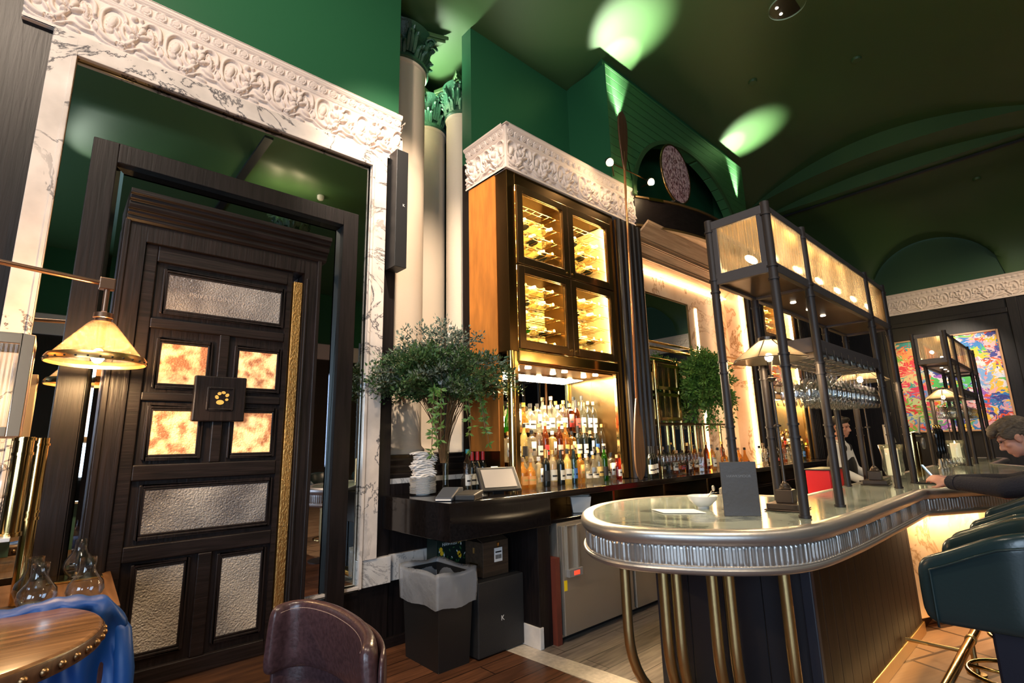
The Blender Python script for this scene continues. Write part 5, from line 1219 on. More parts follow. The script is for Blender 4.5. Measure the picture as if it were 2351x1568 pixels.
# ------------------------------------------------------------------ things on the bar
t = thing('menu', 'dark menu board standing upright on the round end of the bar', 'menu', (2.96, 1.36, 1.07), rz=math.atan2(1.285-1.434, 3.02-2.903))
obj('cover', MB().box((-.098, -.004, 0), (.098, .004, .298)), MENUM, t, local=True, bevel=.002)
obj('inner_pages', MB().box((-.092, .004, .004), (.092, .008, .292)), PAPER, t, local=True)
cov = text('lettering', 'HAWKSMOOR', .020, mat('faint_silver', (.16, .155, .15), .4), (0, 0, 0), (PI/2, 0, 0), None, .0004)
cov.parent = t; cov.location = (0, -.0048, .218)
obj('easel_leg', MB().box((-.01, .008, 0), (.01, .09, .006)).tube([(0, .085, .003), (0, .01, .16)], .003, 6), BLACKP, t, local=True)
t = thing('bowl', 'white china bowl holding a spoon on the round bar end', 'bowl', (3.16, 1.70, 1.07))
obj('bowl_body', MB().lathe([(0, .004), (.034, 0), (.036, .010), (.055, .022), (.083, .050), (.094, .076), (.092, .077), (.080, .052), (.052, .026), (0, .016)], (3.16, 1.70, 1.07), 36), CHINA, t, smooth='auto')
t = thing('spoon', 'silver spoon leaning in the white bowl', 'spoon', (3.17, 1.69, 1.09))
obj('spoon_handle', MB().tube([(3.15, 1.71, 1.095), (3.19, 1.67, 1.145), (3.205, 1.655, 1.175)], [.003, .003, .004], 8), STEEL, t, smooth=True)
obj('spoon_bowl', MB().ell((3.213, 1.648, 1.19), (.010, .010, .019), 12, 8), STEEL, t, smooth=True)
single('napkin', MB().add([(2.78, 1.75, 1.0745), (2.88, 1.90, 1.0745), (3.04, 1.70, 1.0745), (2.93, 1.56, 1.0745)], [(0, 1, 2, 3)]), PAPER, 'flat white paper napkin lying on the round bar end before the bowl', 'napkin', solid=.003, fix=False)
t = thing('salt_grinder', 'small clear glass grinder between the bowl and the menu', 'grinder', (3.17, 1.56, 1.07))
obj('glass_body', MB().lathe([(0, 0), (.024, 0), (.022, .05), (.026, .095), (0, .10)], (3.17, 1.56, 1.07), 18), GLASS, t, smooth='auto')
obj('lid', MB().lathe([(.025, .095), (.026, .125), (.012, .135), (0, .135)], (3.17, 1.56, 1.07), 18), STEEL, t, smooth='auto')
single('paper_sheet', MB().box((3.12, 1.42, 1.0735), (3.30, 1.54, 1.077)), PAPER, 'white paper lying behind the menu beside the near lamp', 'paper')
t = thing('storage_box', 'bright red box behind the far bronze lamp on the bar', 'box', (5.65, 1.56, 1.07))
obj('box_body', MB().box((5.30, 1.60, .74), (5.72, 1.80, 1.20)), RED, t, bevel=.004)
obj('rim', MB().box((5.29, 1.59, 1.195), (5.73, 1.81, 1.205)), BLACKP, t)
for (x, y, lb, s_) in ((5.95, 1.25, 'thick candle in a flared glass hurricane beside the last post of the near rack', 1.0), (8.8, 1.15, 'lit candle in a glass hurricane beyond the beer taps', 1.0)):
    t = thing('hurricane_candle', lb, 'candle', (x, y, 1.07), 'hurricane candles on the bar')
    obj('glass_vessel', MB().lathe([(.05*s_, 0), (.052, .008), (.012, .02), (.012, .035), (.07, .06), (.088, .12), (.080, .22), (.098, .34), (.096, .34), (.077, .22), (.085, .12), (.066, .063), (0, .05)], (x, y, 1.07), 28), GLASSV, t, smooth=True)
    c_ = obj('candle', MB().lathe([(0, .058), (.052, .058), (.052, .30), (.045, .302), (.03, .292), (0, .290)], (x, y, 1.07), 24), WAX, t, smooth='auto')
    obj('flame', MB().lathe([(0, .292), (.007, .302), (.006, .315), (0, .335)], (x, y, 1.07), 10), FLAME, c_, smooth=True)
# brass beer tower and hand pulls
t = thing('beer_tower', 'tall double brass beer tower with round badge on the bar', 'beer tap', (6.9, 1.22, 1.07))
obj('column', MB().tube([(6.70, 1.22, 1.07), (6.70, 1.22, 1.52)], .045, 20), BRASSP, t, smooth='auto')
obj('column', MB().tube([(6.92, 1.22, 1.07), (6.92, 1.22, 1.42)], .032, 20), BRASSP, t, smooth='auto')
obj('crossbar', MB().tube([(6.66, 1.22, 1.50), (7.15, 1.22, 1.50)], .03, 16), BRASSP, t, smooth='auto')
obj('badge', MB().yprism([(7.05+.06*math.cos(q*PI/12), 1.40+.06*math.sin(q*PI/12)) for q in range(24)], 1.17, 1.19), STEEL, t, bevel=.004)
obj('tap_lever', MB().tube([(7.02, 1.20, 1.50), (7.0, 1.17, 1.68)], [.014, .010], 10), STEEL, t, smooth='auto')
t = thing('beer_tower', 'slim chrome tap tower beside the barman and the near candle', 'beer tap', (6.25, 1.33, 1.07))
obj('column', MB().tube([(6.25, 1.33, 1.07), (6.25, 1.33, 1.60)], .02, 14), STEEL, t, smooth='auto'); obj('tap_lever', MB().tube([(6.25, 1.30, 1.55), (6.25, 1.27, 1.72)], .010, 8), STEEL, t)
obj('spout', MB().tube([(6.25, 1.33, 1.48), (6.33, 1.29, 1.47), (6.34, 1.28, 1.42)], .009, 8), STEEL, t, smooth=True)
for k in range(3):
    x = 7.75+.17*k
    t = thing('hand_pull', 'tall black beer pump handle with brass tip, %s of three' % ('nearest', 'middle', 'farthest')[k], 'beer pump', (x, 1.17, 1.07), 'black beer pump handles')
    obj('handle', MB().lathe([(.012, .14), (.022, .16), (.026, .24), (.020, .29), (.030, .34), (.034, .42), (.026, .47), (.012, .49)], (x, 1.17, 1.07), 16), mat('gloss_black', (.008, .008, .008), .12), t, smooth='auto')
    obj('tip', MB().lathe([(.012, .49), (.018, .505), (.012, .53), (0, .54)], (x, 1.17, 1.07), 14), BRASSP, t, smooth='auto')
    obj('pump_body', MB().lathe([(.03, 0), (.032, .03), (.018, .05), (.020, .10), (.012, .14)], (x, 1.17, 1.07), 14), STEEL, t, smooth='auto')
    obj('clip_badge', MB().yprism([(x+.05*math.cos(q*PI/9), 1.22+.05*math.sin(q*PI/9)) for q in range(18)], 1.13, 1.14), GUN, t, bevel=.003)
single('bar_mat', MB().box((5.75, .84, 1.072), (6.30, 1.06, 1.084)), mat('black_rubber', (.01, .01, .01), .6, bump=.6, scale=60), 'black rubber bar mat lying before the man\'s hands', 'mat', bevel=.003)
for k in range(7):
    dup(wg, (7.15+.11*k, 1.0+.05*(k % 2), 1.072), 'small glass standing on the bar below the taps, %s from the near end' % ORD[k], 'glasses below the taps', None, .7)
for k in range(6):
    kd = kinds[(k*5) % 7]; put_bottle(kd, (6.3+.12*k, 1.62, .742+.0), blabel(kd, '%s in the speed rail behind the bar' % ORD[k]), 'bottles in the speed rail', 0, 1.0)

# ------------------------------------------------------------------ painting
m = mat('abstract_canvas', (.5, .3, .3), .6); nt = m.node_tree; L = nt.links.new
tc = nt.nodes.new('ShaderNodeTexCoord'); mp_ = nt.nodes.new('ShaderNodeMapping'); mp_.inputs['Scale'].default_value = (1, 1.5, 1.9); mp_.inputs['Rotation'].default_value = (.5, 0, 0)
nz = nt.nodes.new('ShaderNodeTexNoise'); nz.inputs['Scale'].default_value = 3.0; nz.inputs['Detail'].default_value = 6; nz.inputs['Distortion'].default_value = 2.2
mx = nt.nodes.new('ShaderNodeMix'); mx.data_type = 'RGBA'; mx.blend_type = 'LINEAR_LIGHT'; mx.inputs['Factor'].default_value = .55
vo = nt.nodes.new('ShaderNodeTexVoronoi'); vo.inputs['Scale'].default_value = 3.4; vo.inputs['Randomness'].default_value = 1
L(tc.outputs['Object'], mp_.inputs[0]); L(mp_.outputs[0], nz.inputs['Vector']); L(mp_.outputs[0], mx.inputs['A']); L(nz.outputs['Color'], mx.inputs['B']); L(mx.outputs['Result'], vo.inputs['Vector'])
sp = nt.nodes.new('ShaderNodeSeparateColor'); L(vo.outputs['Color'], sp.inputs[0])
def ramp(cols):
    r = nt.nodes.new('ShaderNodeValToRGB'); r.color_ramp.interpolation = 'CONSTANT'; e = r.color_ramp.elements
    while len(e) < len(cols): e.new(.5)
    for i, c in enumerate(cols): e[i].position = i/len(cols); e[i].color = (*c, 1)
    return r
ra_ = ramp([(.70, .04, .05), (.10, .25, .62), (.85, .30, .08), (.20, .45, .06), (.75, .55, .25), (.72, .05, .12), (.05, .32, .28), (.55, .62, .30), (.85, .22, .15)])
rb_ = ramp([(.82, .35, .45), (.03, .20, .55), (.75, .72, .78), (.85, .10, .04), (.35, .12, .55), (.08, .50, .12), (.85, .45, .50), (.04, .05, .28), (.90, .55, .05), (.60, .65, .80), (.20, .40, .75)])
L(sp.outputs[0], ra_.inputs[0]); L(sp.outputs[1], rb_.inputs[0])
sx = nt.nodes.new('ShaderNodeSeparateXYZ'); L(tc.outputs['Object'], sx.inputs[0])
cmp_ = nt.nodes.new('ShaderNodeMapRange'); cmp_.inputs['From Min'].default_value = 1.9; cmp_.inputs['From Max'].default_value = 2.05; L(sx.outputs['Y'], cmp_.inputs['Value'])
m2 = nt.nodes.new('ShaderNodeMix'); m2.data_type = 'RGBA'; L(cmp_.outputs[0], m2.inputs['Factor']); L(rb_.outputs[0], m2.inputs['A']); L(ra_.outputs[0], m2.inputs['B'])
b = nt.nodes['Principled BSDF']; L(m2.outputs['Result'], b.inputs['Base Color'])
bp = nt.nodes.new('ShaderNodeBump'); bp.inputs['Strength'].default_value = .4; L(nz.outputs[0], bp.inputs['Height']); L(bp.outputs[0], b.inputs['Normal'])
t = thing('painting', 'large abstract painting in bright brush strokes on the far black wall', 'painting', (13.38, 1.62, 1.53))
obj('canvas', MB().box((13.37, .82, 1.56), (13.40, 2.44, 3.42)), m, t)
mb = MB().box((13.35, .79, 1.53), (13.41, .82, 3.45)).box((13.35, 2.44, 1.53), (13.41, 2.47, 3.45)).box((13.35, .82, 1.53), (13.41, 2.44, 1.56)).box((13.35, .82, 3.42), (13.41, 2.44, 3.45))
obj('frame', mb, mat('light_wood_frame', (.55, .30, .15), .4), t, bevel=.004)
light('picture_light', 'SPOT', (11.2, 1.3, 4.2), 130, (1, .85, .68), .05, (13.4, 1.6, 2.5), None, 55, .7)

# ------------------------------------------------------------------ bar stools
def stool():
    t = thing('bar_stool', '', 'bar stool', (0, 0, 0), 'green leather bar stools')
    # local frame: faces +y (towards bar); back wraps round; origin at floor centre
    W, D = .265, .235; n = 40; mb = MB(); prof_n = 14; rows = []
    for i in range(n+1):
        f = i/n; a = PI*f          # from +x arm tip, round the back, to -x arm tip
        if f < .28: x, y = W, .235-(f/.28)*.27
        elif f > .72: x, y = -W, .235-((1-f)/.28)*.27
        else:
            g = (f-.28)/.44*PI; x, y = W*math.cos(g), -.035-D*math.sin(g)
        back = max(0, math.sin(PI*f))**1.3
        top = 1.0+.165*back; bot = .755-.0*back; tip = 1
        if f < .05 or f > .95: e = min(f, 1-f)/.05; tip = math.sqrt(max(0, 1-(1-e)**2))
        zc_ = (top+bot)/2; hh = (top-bot)/2*(.70+.30*tip); th = .034*(.55+.45*tip)
        nx, ny = (x/W if abs(x) < W else (1 if x > 0 else -1)), (0 if (f < .28 or f > .72) else -math.sin((f-.28)/.44*PI))
        l_ = math.hypot(nx, ny) or 1; nx, ny = nx/l_, ny/l_
        row = []
        for k in range(prof_n):
            q = 2*PI*k/prof_n; cx_ = math.copysign(abs(math.cos(q))**.55, math.cos(q)); sz = math.copysign(abs(math.sin(q))**.42, math.sin(q))
            flare = .02*(sz+1)/2*back
            row.append((x+nx*(th*cx_+flare), y+ny*(th*cx_+flare), zc_+hh*sz))
        rows.append(row)
    mb.v = [p for r in rows for p in r]; pn = prof_n
    mb.f = [(i*pn+k, (i+1)*pn+k, (i+1)*pn+(k+1) % pn, i*pn+(k+1) % pn) for i in range(n) for k in range(pn)]+[tuple(range(pn)), tuple(range(n*pn+pn-1, n*pn-1, -1))]
    bk = obj('wraparound_back', mb, LEATHG, t, local=True, smooth=True, sub=1)
    pip = []
    for i in range(2, n-1):   # piping on the outer face
        f = i/n; back = max(0, math.sin(PI*f))**1.3; r = rows[i]; o_ = r[0]; cx_ = (r[0][0]+r[7][0])/2; cy_ = (r[0][1]+r[7][1])/2
        top = 1.0+.165*back
        nx, ny = o_[0]-cx_, o_[1]-cy_; l_ = math.hypot(nx, ny) or 1
        zt_ = top-.052; fl_ = .02*back
        pip.append((cx_+nx/l_*(.037+fl_*.5), cy_+ny/l_*(.037+fl_*.5), zt_))
    p_l = [(pip[0][0], pip[0][1]+.0, z) for z in np.linspace(.75, pip[0][2]-.02, 6)]; p_r = [(pip[-1][0], pip[-1][1], z) for z in np.linspace(pip[-1][2]-.02, .75, 6)]
    obj('piping', MB().tube(p_l+pip+p_r, .0042, 6), LEATHG, bk, local=True, smooth=True)
    sm = MB(); N_ = 28
    pr = [(0, .735), (.16, .735), (.205, .745), (.215, .775), (.212, .83), (.19, .852), (.10, .862), (0, .864)]
    for (r, z) in pr:
        for k in range(N_):
            a = 2*PI*k/N_; c_, s_ = math.cos(a), math.sin(a)
            sq = 1/max(abs(c_), abs(s_))**.55
            sm.v.append((r*c_*sq, .035+r*s_*sq*1.12, z))
    sm.f = [(i*N_+k, i*N_+(k+1) % N_, (i+1)*N_+(k+1) % N_, (i+1)*N_+k) for i in range(len(pr)-1) for k in range(N_)]
    obj('seat', sm, LEATHG, t, local=True, smooth=True)
    obj('pedestal', MB().box((-.055, -.045, .05), (.055, .065, .735)), mat('navy_pedestal', (.012, .014, .026), .4, .2), t, local=True, bevel=.01)
    obj('floor_plate', MB().lathe([(0, 0), (.22, 0), (.22, .012), (.07, .03), (.06, .06)], n=36), GUN, t, local=True, smooth='auto')
    fr = [(.20*math.cos(a), .10+.20*math.sin(a), .30) for a in np.linspace(0, 2*PI, 33)]
    obj('foot_ring', MB().tube(fr, .0105, 10, False).tube([(0, .06, .30), (0, .30, .30)], .009, 8).tube([(0, 0.0, .30), (0, -.10, .30)], .009, 8), BRASSP, t, local=True, smooth=True)
    return t
s0 = stool(); s0.location = (3.01, .32, 0); s0['label'] = 'dark green leather bar stool with wraparound back, nearest the camera'
dup(s0, (3.74, .31, 0), 'green leather bar stool just beyond the nearest one', None, (0, 0, -.03))
dup(s0, (4.45, .29, 0), 'green leather bar stool between the second stool and the seated man', None, (0, 0, .05))
dup(s0, (5.14, .02, 0), 'green leather bar stool the man in the dark sweater sits on', None, (0, 0, .0))

# ------------------------------------------------------------------ people
def body(name, mb, m, parent, voxel=.008, sm=6):
    o = obj(name, mb, m, parent, smooth=True)
    d = o.modifiers.new('remesh', 'REMESH'); d.mode = 'VOXEL'; d.voxel_size = voxel; d.use_smooth_shade = True
    d = o.modifiers.new('smooth', 'SMOOTH'); d.factor = .6; d.iterations = sm
    return o
def limb(mb, pts, rs_, n=14):
    mb.tube(pts, rs_, n)
    for p, r in zip(pts, rs_): mb.ell(p, (r, r, r), n, 8)
    return mb
def head(mb, c, face, up, s=1.0, open_=0):
    """adds skull, jaw, nose, ears; c = head centre, face = forward direction"""
    f = Vector(face).normalized(); u = Vector(up); u = (u-f*u.dot(f)).normalized(); r = f.cross(u)
    Rm = Matrix((r, f, u)).transposed()
    P = lambda x, y, z: Vector(c)+(r*x+f*y+u*z)*s
    mb.ell(P(0, -.012, .035), (.074*s, .094*s, .088*s), 22, 14, Rm); mb.ell(P(0, .028, -.045), (.056*s, .062*s, .070*s), 18, 12, Rm)
    mb.ell(P(0, .062, -.092), (.024*s, .022*s, .020*s), 12, 8, Rm)      # chin
    mb.ell(P(0, .076, .030), (.052*s, .018*s, .014*s), 12, 8, Rm)       # brow
    limb(mb, [P(0, .080, .018), P(0, .100, -.015), P(0, .106, -.028)], [.009*s, .012*s, .013*s], 10)
    mb.ell(P(.012, .092, -.034), (.009*s,)*3, 8, 6, Rm); mb.ell(P(-.012, .092, -.034), (.009*s,)*3, 8, 6, Rm)
    mb.ell(P(0, .086, -.058), (.024*s, .010*s, .006*s), 12, 6, Rm); mb.ell(P(0, .084, -.069), (.021*s, .010*s, .007*s), 12, 6, Rm)
    for sx in (-1, 1):
        mb.ell(P(sx*.040, .058, -.020), (.022*s, .022*s, .020*s), 12, 8, Rm)
        mb.ell(P(sx*.077, -.008, -.010), (.010*s, .020*s, .033*s), 12, 8, Rm); mb.ell(P(sx*.083, -.014, .006), (.009*s, .018*s, .016*s), 10, 6, Rm)
    return P, Rm
def hand(mb, w_, d, up, s=1.0, curl=.6, side=1):
    """palm + five fingers; w_ wrist, d direction, up = back-of-hand normal"""
    d = Vector(d).normalized(); n_ = Vector(up); n_ = (n_-d*n_.dot(d)).normalized(); r = d.cross(n_)*side
    w_ = Vector(w_); pc = w_+d*.045*s
    mb.ell(pc, (.040*s, .048*s, .016*s), 16, 10, Matrix((r, d, n_)).transposed())
    limb(mb, [w_-d*.02, w_+d*.02*s], [.026*s, .024*s], 12)
    for k, (off, ln) in enumerate(((-.028, .068), (-.010, .078), (.010, .073), (.027, .058))):
        b_ = w_+d*.083*s+r*off*s; a0 = curl*.5; a1 = curl*1.1; a2 = curl*1.7
        j1 = b_+(d*math.cos(a0)-n_*math.sin(a0))*ln*.45*s; j2 = j1+(d*math.cos(a1)-n_*math.sin(a1))*ln*.32*s; j3 = j2+(d*math.cos(a2)-n_*math.sin(a2))*ln*.25*s
        limb(mb, [b_-d*.02*s, b_, j1, j2, j3], [.0095*s, .0095*s, .0088*s, .008*s, .007*s], 8)
    tb = w_+d*.025*s-r*.032*s; t1 = tb+(d*.6-r*.55-n_*.35).normalized()*.036*s; t2 = t1+(d*.85-r*.1-n_*.45).normalized()*.030*s
    limb(mb, [w_+d*.01*s-r*.015*s, tb, t1, t2], [.014*s, .013*s, .011*s, .009*s], 8)
man = thing('person', 'grey-haired man in dark sweater leaning on the bar, looking down at a phone', 'person', (5.12, .15, .8))
MX = 5.12
bmb = MB(); hc = Vector((MX-.03, .33, 1.455)); face = Vector((-.10, .90, -.50))
Ph, Rh = head(bmb, hc, face, (0, .35, 1), 1.02)
limb(bmb, [Vector((MX+.01, .10, 1.29)), Vector((MX-.0, .20, 1.38)), hc+Vector((0, -.05, -.03))], [.065, .060, .058])
bmb.ell((MX, .04, 1.10), (.20, .13, .20), 20, 12)
limb(bmb, [(MX-.20, .08, 1.235), (MX-.23, .42, 1.095), (MX-.10, .72, 1.135)], [.055, .045, .036]); limb(bmb, [(MX+.20, .10, 1.235), (MX+.26, .42, 1.10), (MX+.14, .72, 1.13)], [.055, .045, .036])
bmb.ell((MX, .05, .95), (.18, .13, .22), 20, 12)
hand(bmb, (MX-.09, .74, 1.135), (.22, .9, .35), (-.75, -.1, .6), 1.0, .75, 1); hand(bmb, (MX+.13, .74, 1.13), (-.3, .9, .3), (.8, .1, .55), 1.0, .75, -1)
body('body', bmb, SKIN, man, .0065, 4)
sw = MB(); sw.ell((MX, .03, 1.06), (.235, .165, .27), 24, 16); sw.ell((MX, -.0, .93), (.22, .17, .22), 24, 14); sw.ell((MX, .03, 1.22), (.225, .125, .11), 24, 12)
limb(sw, [(MX, .10, 1.27), (MX, .155, 1.335)], [.095, .083], 18)
limb(sw, [(MX-.20, .08, 1.22), (MX-.25, .22, 1.16), (MX-.27, .42, 1.125), (MX-.20, .55, 1.135), (MX-.10, .715, 1.142)], [.095, .082, .068, .060, .048], 18)
limb(sw, [(MX+.20, .09, 1.22), (MX+.26, .24, 1.16), (MX+.28, .42, 1.125), (MX+.22, .56, 1.135), (MX+.14, .715, 1.14)], [.095, .082, .068, .060, .048], 18)
body('sweater', sw, SWEAT, man, .012, 5)
cf = MB().tube([(MX-.125, .675, 1.141), (MX-.095, .725, 1.143)], [.054, .050], 20); obj('ribbed_cuff', cf, SWEAT, man, smooth='auto')
tr = MB(); limb(tr, [(MX-.10, .0, .92), (MX-.12, .42, .86), (MX-.12, .46, .45), (MX-.12, .50, .34)], [.115, .085, .062, .052], 16); limb(tr, [(MX+.10, .0, .92), (MX+.13, .42, .86), (MX+.13, .46, .45), (MX+.13, .50, .34)], [.115, .085, .062, .052], 16)
body('trousers', tr, mat('dark_trousers', (.012, .012, .016), .8), man, .014, 4)
shm = MB()
for sx in (-1, 1): shm.ell((MX+sx*.125, .56, .275), (.045, .12, .04), 16, 10)
obj('shoes', shm, BLACKP, man, smooth=True)
hr = MB(); P = Ph
for (x, y, z, a_, b_, c_) in ((0, -.028, .062, .088, .106, .086), (0, -.075, .01, .078, .060, .085), (0, .052, .104, .074, .050, .036), (.066, .0, .045, .024, .062, .052), (-.066, .0, .045, .024, .062, .052), (-.02, .086, .085, .055, .030, .030), (.02, .085, .080, .05, .03, .03), (0, -.10, -.045, .058, .03, .05)):
    hr.ell(P(x, y, z), (a_, b_, c_), 20, 12, Rh)
rg = random.Random(9)
for k in range(90):   # locks
    th = rg.uniform(0, 2*PI); ph_ = rg.uniform(.15, 1.5); d = Vector((math.cos(th)*math.sin(ph_), math.sin(th)*math.sin(ph_), math.cos(ph_)))
    b0 = (d.x*.088, -.028+d.y*.104, .062+d.z*.084); b1 = (b0[0]*1.02, b0[1]+.030, b0[2]*1.0-.004); b2 = (b0[0]*1.06, b0[1]+.055, b0[2]-.018)
    if b2[2] < .02 and b2[1] > .03: continue
    hr.tube([P(*b0), P(*b1), P(*b2)], [.007, .0075, .003], 6)
body('hair', hr, HAIR, man, .0055, 1)
gl_ = MB()
for sx in (-1, 1): gl_.tube([P(sx*.034+.022*math.cos(q), .102, .012+.017*math.sin(q)) for q in np.linspace(0, 2*PI, 17)], .0016, 5, False).tube([P(sx*.056, .10, .014), P(sx*.080, .0, .014)], .0016, 5)
obj('spectacles', gl_, BLACKP, man)
ey = MB()
for sx in (-1, 1): ey.ell(P(sx*.031, .0815, .012), (.012, .006, .006), 10, 6, Rh)
obj('eyes', ey, mat('eye_dark', (.03, .02, .02), .2), man, smooth=True)
t = thing('phone', 'pale blue-edged phone held in the seated man\'s hands', 'phone', (MX+.03, .86, 1.20))
o = obj('phone_body', MB().box((-.036, -.004, -.074), (.036, .004, .074)), mat('pale_phone', (.35, .55, .75), .3), t, local=True, bevel=.004); o.rotation_euler = (-.55, 0, .1)
o2 = obj('screen', MB().box((-.032, -.0055, -.068), (.032, -.0042, .068)), emis('phone_screen', (.5, .75, 1), 1.2), o, local=True)
# barman
bm_ = thing('person', 'dark-haired barman in white shirt and black waistcoat behind the bar', 'person', (7.1, 1.95, 0))
b2 = MB(); BX, BY = 7.05, 1.98; hc2 = Vector((BX, BY-.04, 1.60)); P2h, R2h = head(b2, hc2, (-.15, -1, -.15), (0, 0, 1), 1.0)
limb(b2, [(BX, BY, 1.36), (BX, BY-.01, 1.50)], [.062, .056]); b2.ell((BX, BY, 1.15), (.18, .11, .26), 18, 12)
limb(b2, [(BX-.20, BY, 1.34), (BX-.26, BY-.05, 1.08), (BX-.20, BY-.27, 1.00)], [.05, .042, .032]); limb(b2, [(BX+.20, BY, 1.34), (BX+.27, BY-.05, 1.08), (BX+.18, BY-.27, 1.02)], [.05, .042, .032])
hand(b2, (BX-.19, BY-.29, 1.0), (.2, -1, 0), (0, 0, 1), 1, .6, 1); hand(b2, (BX+.17, BY-.29, 1.02), (-.2, -1, 0), (0, 0, 1), 1, .6, -1)
body('body', b2, SKIN, bm_, .008, 4)
s2 = MB(); s2.ell((BX, BY, 1.15), (.205, .135, .28), 20, 12); s2.ell((BX, BY, 1.36), (.20, .10, .085), 20, 10); limb(s2, [(BX-.20, BY, 1.34), (BX-.26, BY-.05, 1.10), (BX-.215, BY-.22, 1.01)], [.075, .062, .046], 14); limb(s2, [(BX+.20, BY, 1.34), (BX+.27, BY-.05, 1.10), (BX+.19, BY-.22, 1.03)], [.075, .062, .046], 14)
s2.tube([(BX, BY, 1.41), (BX, BY-.01, 1.455)], [.072, .066], 16); body('shirt', s2, SHIRT, bm_, .012, 4)
v2 = MB(); v2.ell((BX, BY+.005, 1.12), (.212, .150, .27), 20, 12); v2.ell((BX-.10, BY, 1.36), (.045, .11, .075), 14, 8); v2.ell((BX+.10, BY, 1.36), (.045, .11, .075), 14, 8); body('waistcoat', v2, mat('black_waistcoat', (.01, .01, .012), .7), bm_, .012, 4)
l2 = MB(); limb(l2, [(BX-.09, BY, .92), (BX-.10, BY, .50), (BX-.10, BY, .08)], [.11, .075, .055]); limb(l2, [(BX+.09, BY, .92), (BX+.10, BY, .50), (BX+.10, BY, .08)], [.11, .075, .055]); body('trousers', l2, mat('black_trousers', (.01, .01, .012), .8), bm_, .016, 3)
sh2 = MB()
for sx in (-1, 1): sh2.ell((BX+sx*.10, BY-.05, .04), (.045, .13, .04), 14, 8)
obj('shoes', sh2, BLACKP, bm_, smooth=True)
h2 = MB(); h2.ell(P2h(0, -.022, .062), (.083, .100, .078), 18, 12, R2h); h2.ell(P2h(0, .05, .100), (.066, .045, .030), 14, 8, R2h); h2.ell(P2h(0, -.07, .01), (.07, .045, .06), 14, 8, R2h); body('hair', h2, HAIRD, bm_, .008, 1)
for sx in (-1, 1): pass
e2 = MB()
for sx in (-1, 1): e2.ell(P2h(sx*.030, .080, .010), (.011, .006, .005), 10, 6, R2h)
obj('eyes', e2, mat('eye_dark2', (.03, .02, .02), .2), bm_, smooth=True)
# ------------------------------------------------------------------ left foreground
# swing-arm glass pendant
LX, LY, LZ = .145, 3.25, 1.99
t = thing('swing_arm_lamp', 'large seeded glass cone lamp hanging from a brass arm before the dark door', 'lamp', (LX, LY, LZ))
AR = mat('arm_bronze', (.34, .20, .13), .3, .9)
obj('arm', MB().tube([(-.60, LY-.20, 2.36), (LX, LY, 2.355)], .0125, 12).tube([(-.60, LY-.20, 2.66), (-.29, LY-.11, 2.37)], .008, 10), AR, t, smooth='auto')
obj('arm_clip', MB().box((-.305, LY-.135, 2.34), (-.28, LY-.10, 2.39)), AR, t, bevel=.004)
obj('elbow_block', MB().box((LX-.035, LY-.022, 2.325), (LX+.030, LY+.022, 2.385)), AR, t, bevel=.004)
st = MB().tube([(LX, LY, 2.33), (LX, LY, 2.21)], .013, 12).lathe([(.012, .235), (.040, .23), (.042, .205), (.034, .200), (.036, .185), (.020, .180), (.016, .08), (.012, .06)], (LX, LY, LZ-.02), 24)
obj('stem', st, AR, t, smooth='auto')
sh = obj('glass_shade', MB().lathe([(.034, .185), (.045, .185), (.060, .170), (.198, -.012), (.196, -.014), (.056, .166), (.034, .180)], (LX, LY, LZ-.02), 48), SEEDY, t, smooth='auto')
obj('rim_band', MB().lathe([(.194, .018-.01), (.204, -.008), (.204, -.030), (.200, -.030), (.198, -.012)], (LX, LY, LZ-.02), 48), mat('rim_brass', (.75, .48, .20), .3, 1.0), sh, smooth='auto')
rv = MB()
for k in range(28):
    a = 2*PI*k/28; rv.ell((LX+.2045*math.cos(a), LY+.2045*math.sin(a), LZ-.039), (.0045, .0045, .0045), 8, 5)
obj('rivets', rv, BLACKP, sh, smooth=True)
obj('bulb', MB().ell((LX, LY, LZ-.01), (.028, .028, .038), 14, 8), emis('pendant_bulb', (1, .62, .28), 620), t, smooth=True)
# ledge
t = thing('ledge', 'walnut ledge against the dark panelling under the lamp, carrying glass chimneys', 'shelf', (-.2, 3.3, 0))
obj('ledge_top', MB().prism([(-.9, 2.85), (.315, 2.85), (.345, 3.69), (-.9, 3.69)], .835, .872), LEDGEW, t, bevel=.004)
obj('ledge_base', MB().box((-.9, 2.95, 0), (.28, 3.66, .835)), BLACKW, t, bevel=.004)
def chimney_prof(s=1.0): return [(.030*s, 0), (.031*s, .012), (.052*s, .03), (.066*s, .065), (.060*s, .095), (.036*s, .128), (.028*s, .15), (.029*s, .195), (.0275*s, .195), (.0265*s, .15), (.034*s, .128), (.058*s, .095), (.064*s, .065), (.050*s, .031), (.029*s, .014)]
CHM = clear('chimney_glass', (.90, .93, .96), .72, .02)
for k, (x, y, z, lb) in enumerate(((.195, 2.93, .872, 'glass lamp chimney standing alone on the walnut ledge, right of the pair'), (.045, 2.93, .872, 'glass lamp chimney on the ledge, right one of the overlapping pair'), (.030, 3.12, .872, 'glass lamp chimney at the back of the overlapping pair'), (.20, 3.58, .872, 'glass chimney lamp close to the mirror at the back of the ledge'))):
    t = thing('lamp_chimney', lb, 'lamp chimney', (x, y, z), 'glass lamp chimneys')
    obj('chimney', MB().lathe(chimney_prof(1.0), (x, y, z), 28), CHM, t, smooth=True)
    obj('oil_base', MB().lathe([(0, 0), (.034, 0), (.034, .010), (.012, .014), (0, .014)], (x, y, z), 20), STEEL, t, smooth='auto')
single('gold_tray', MB().box((.08, 3.50, .874), (.30, 3.68, .884)), BRASSP, 'small brass tray on the walnut ledge close to the mirror', 'tray', bevel=.003)
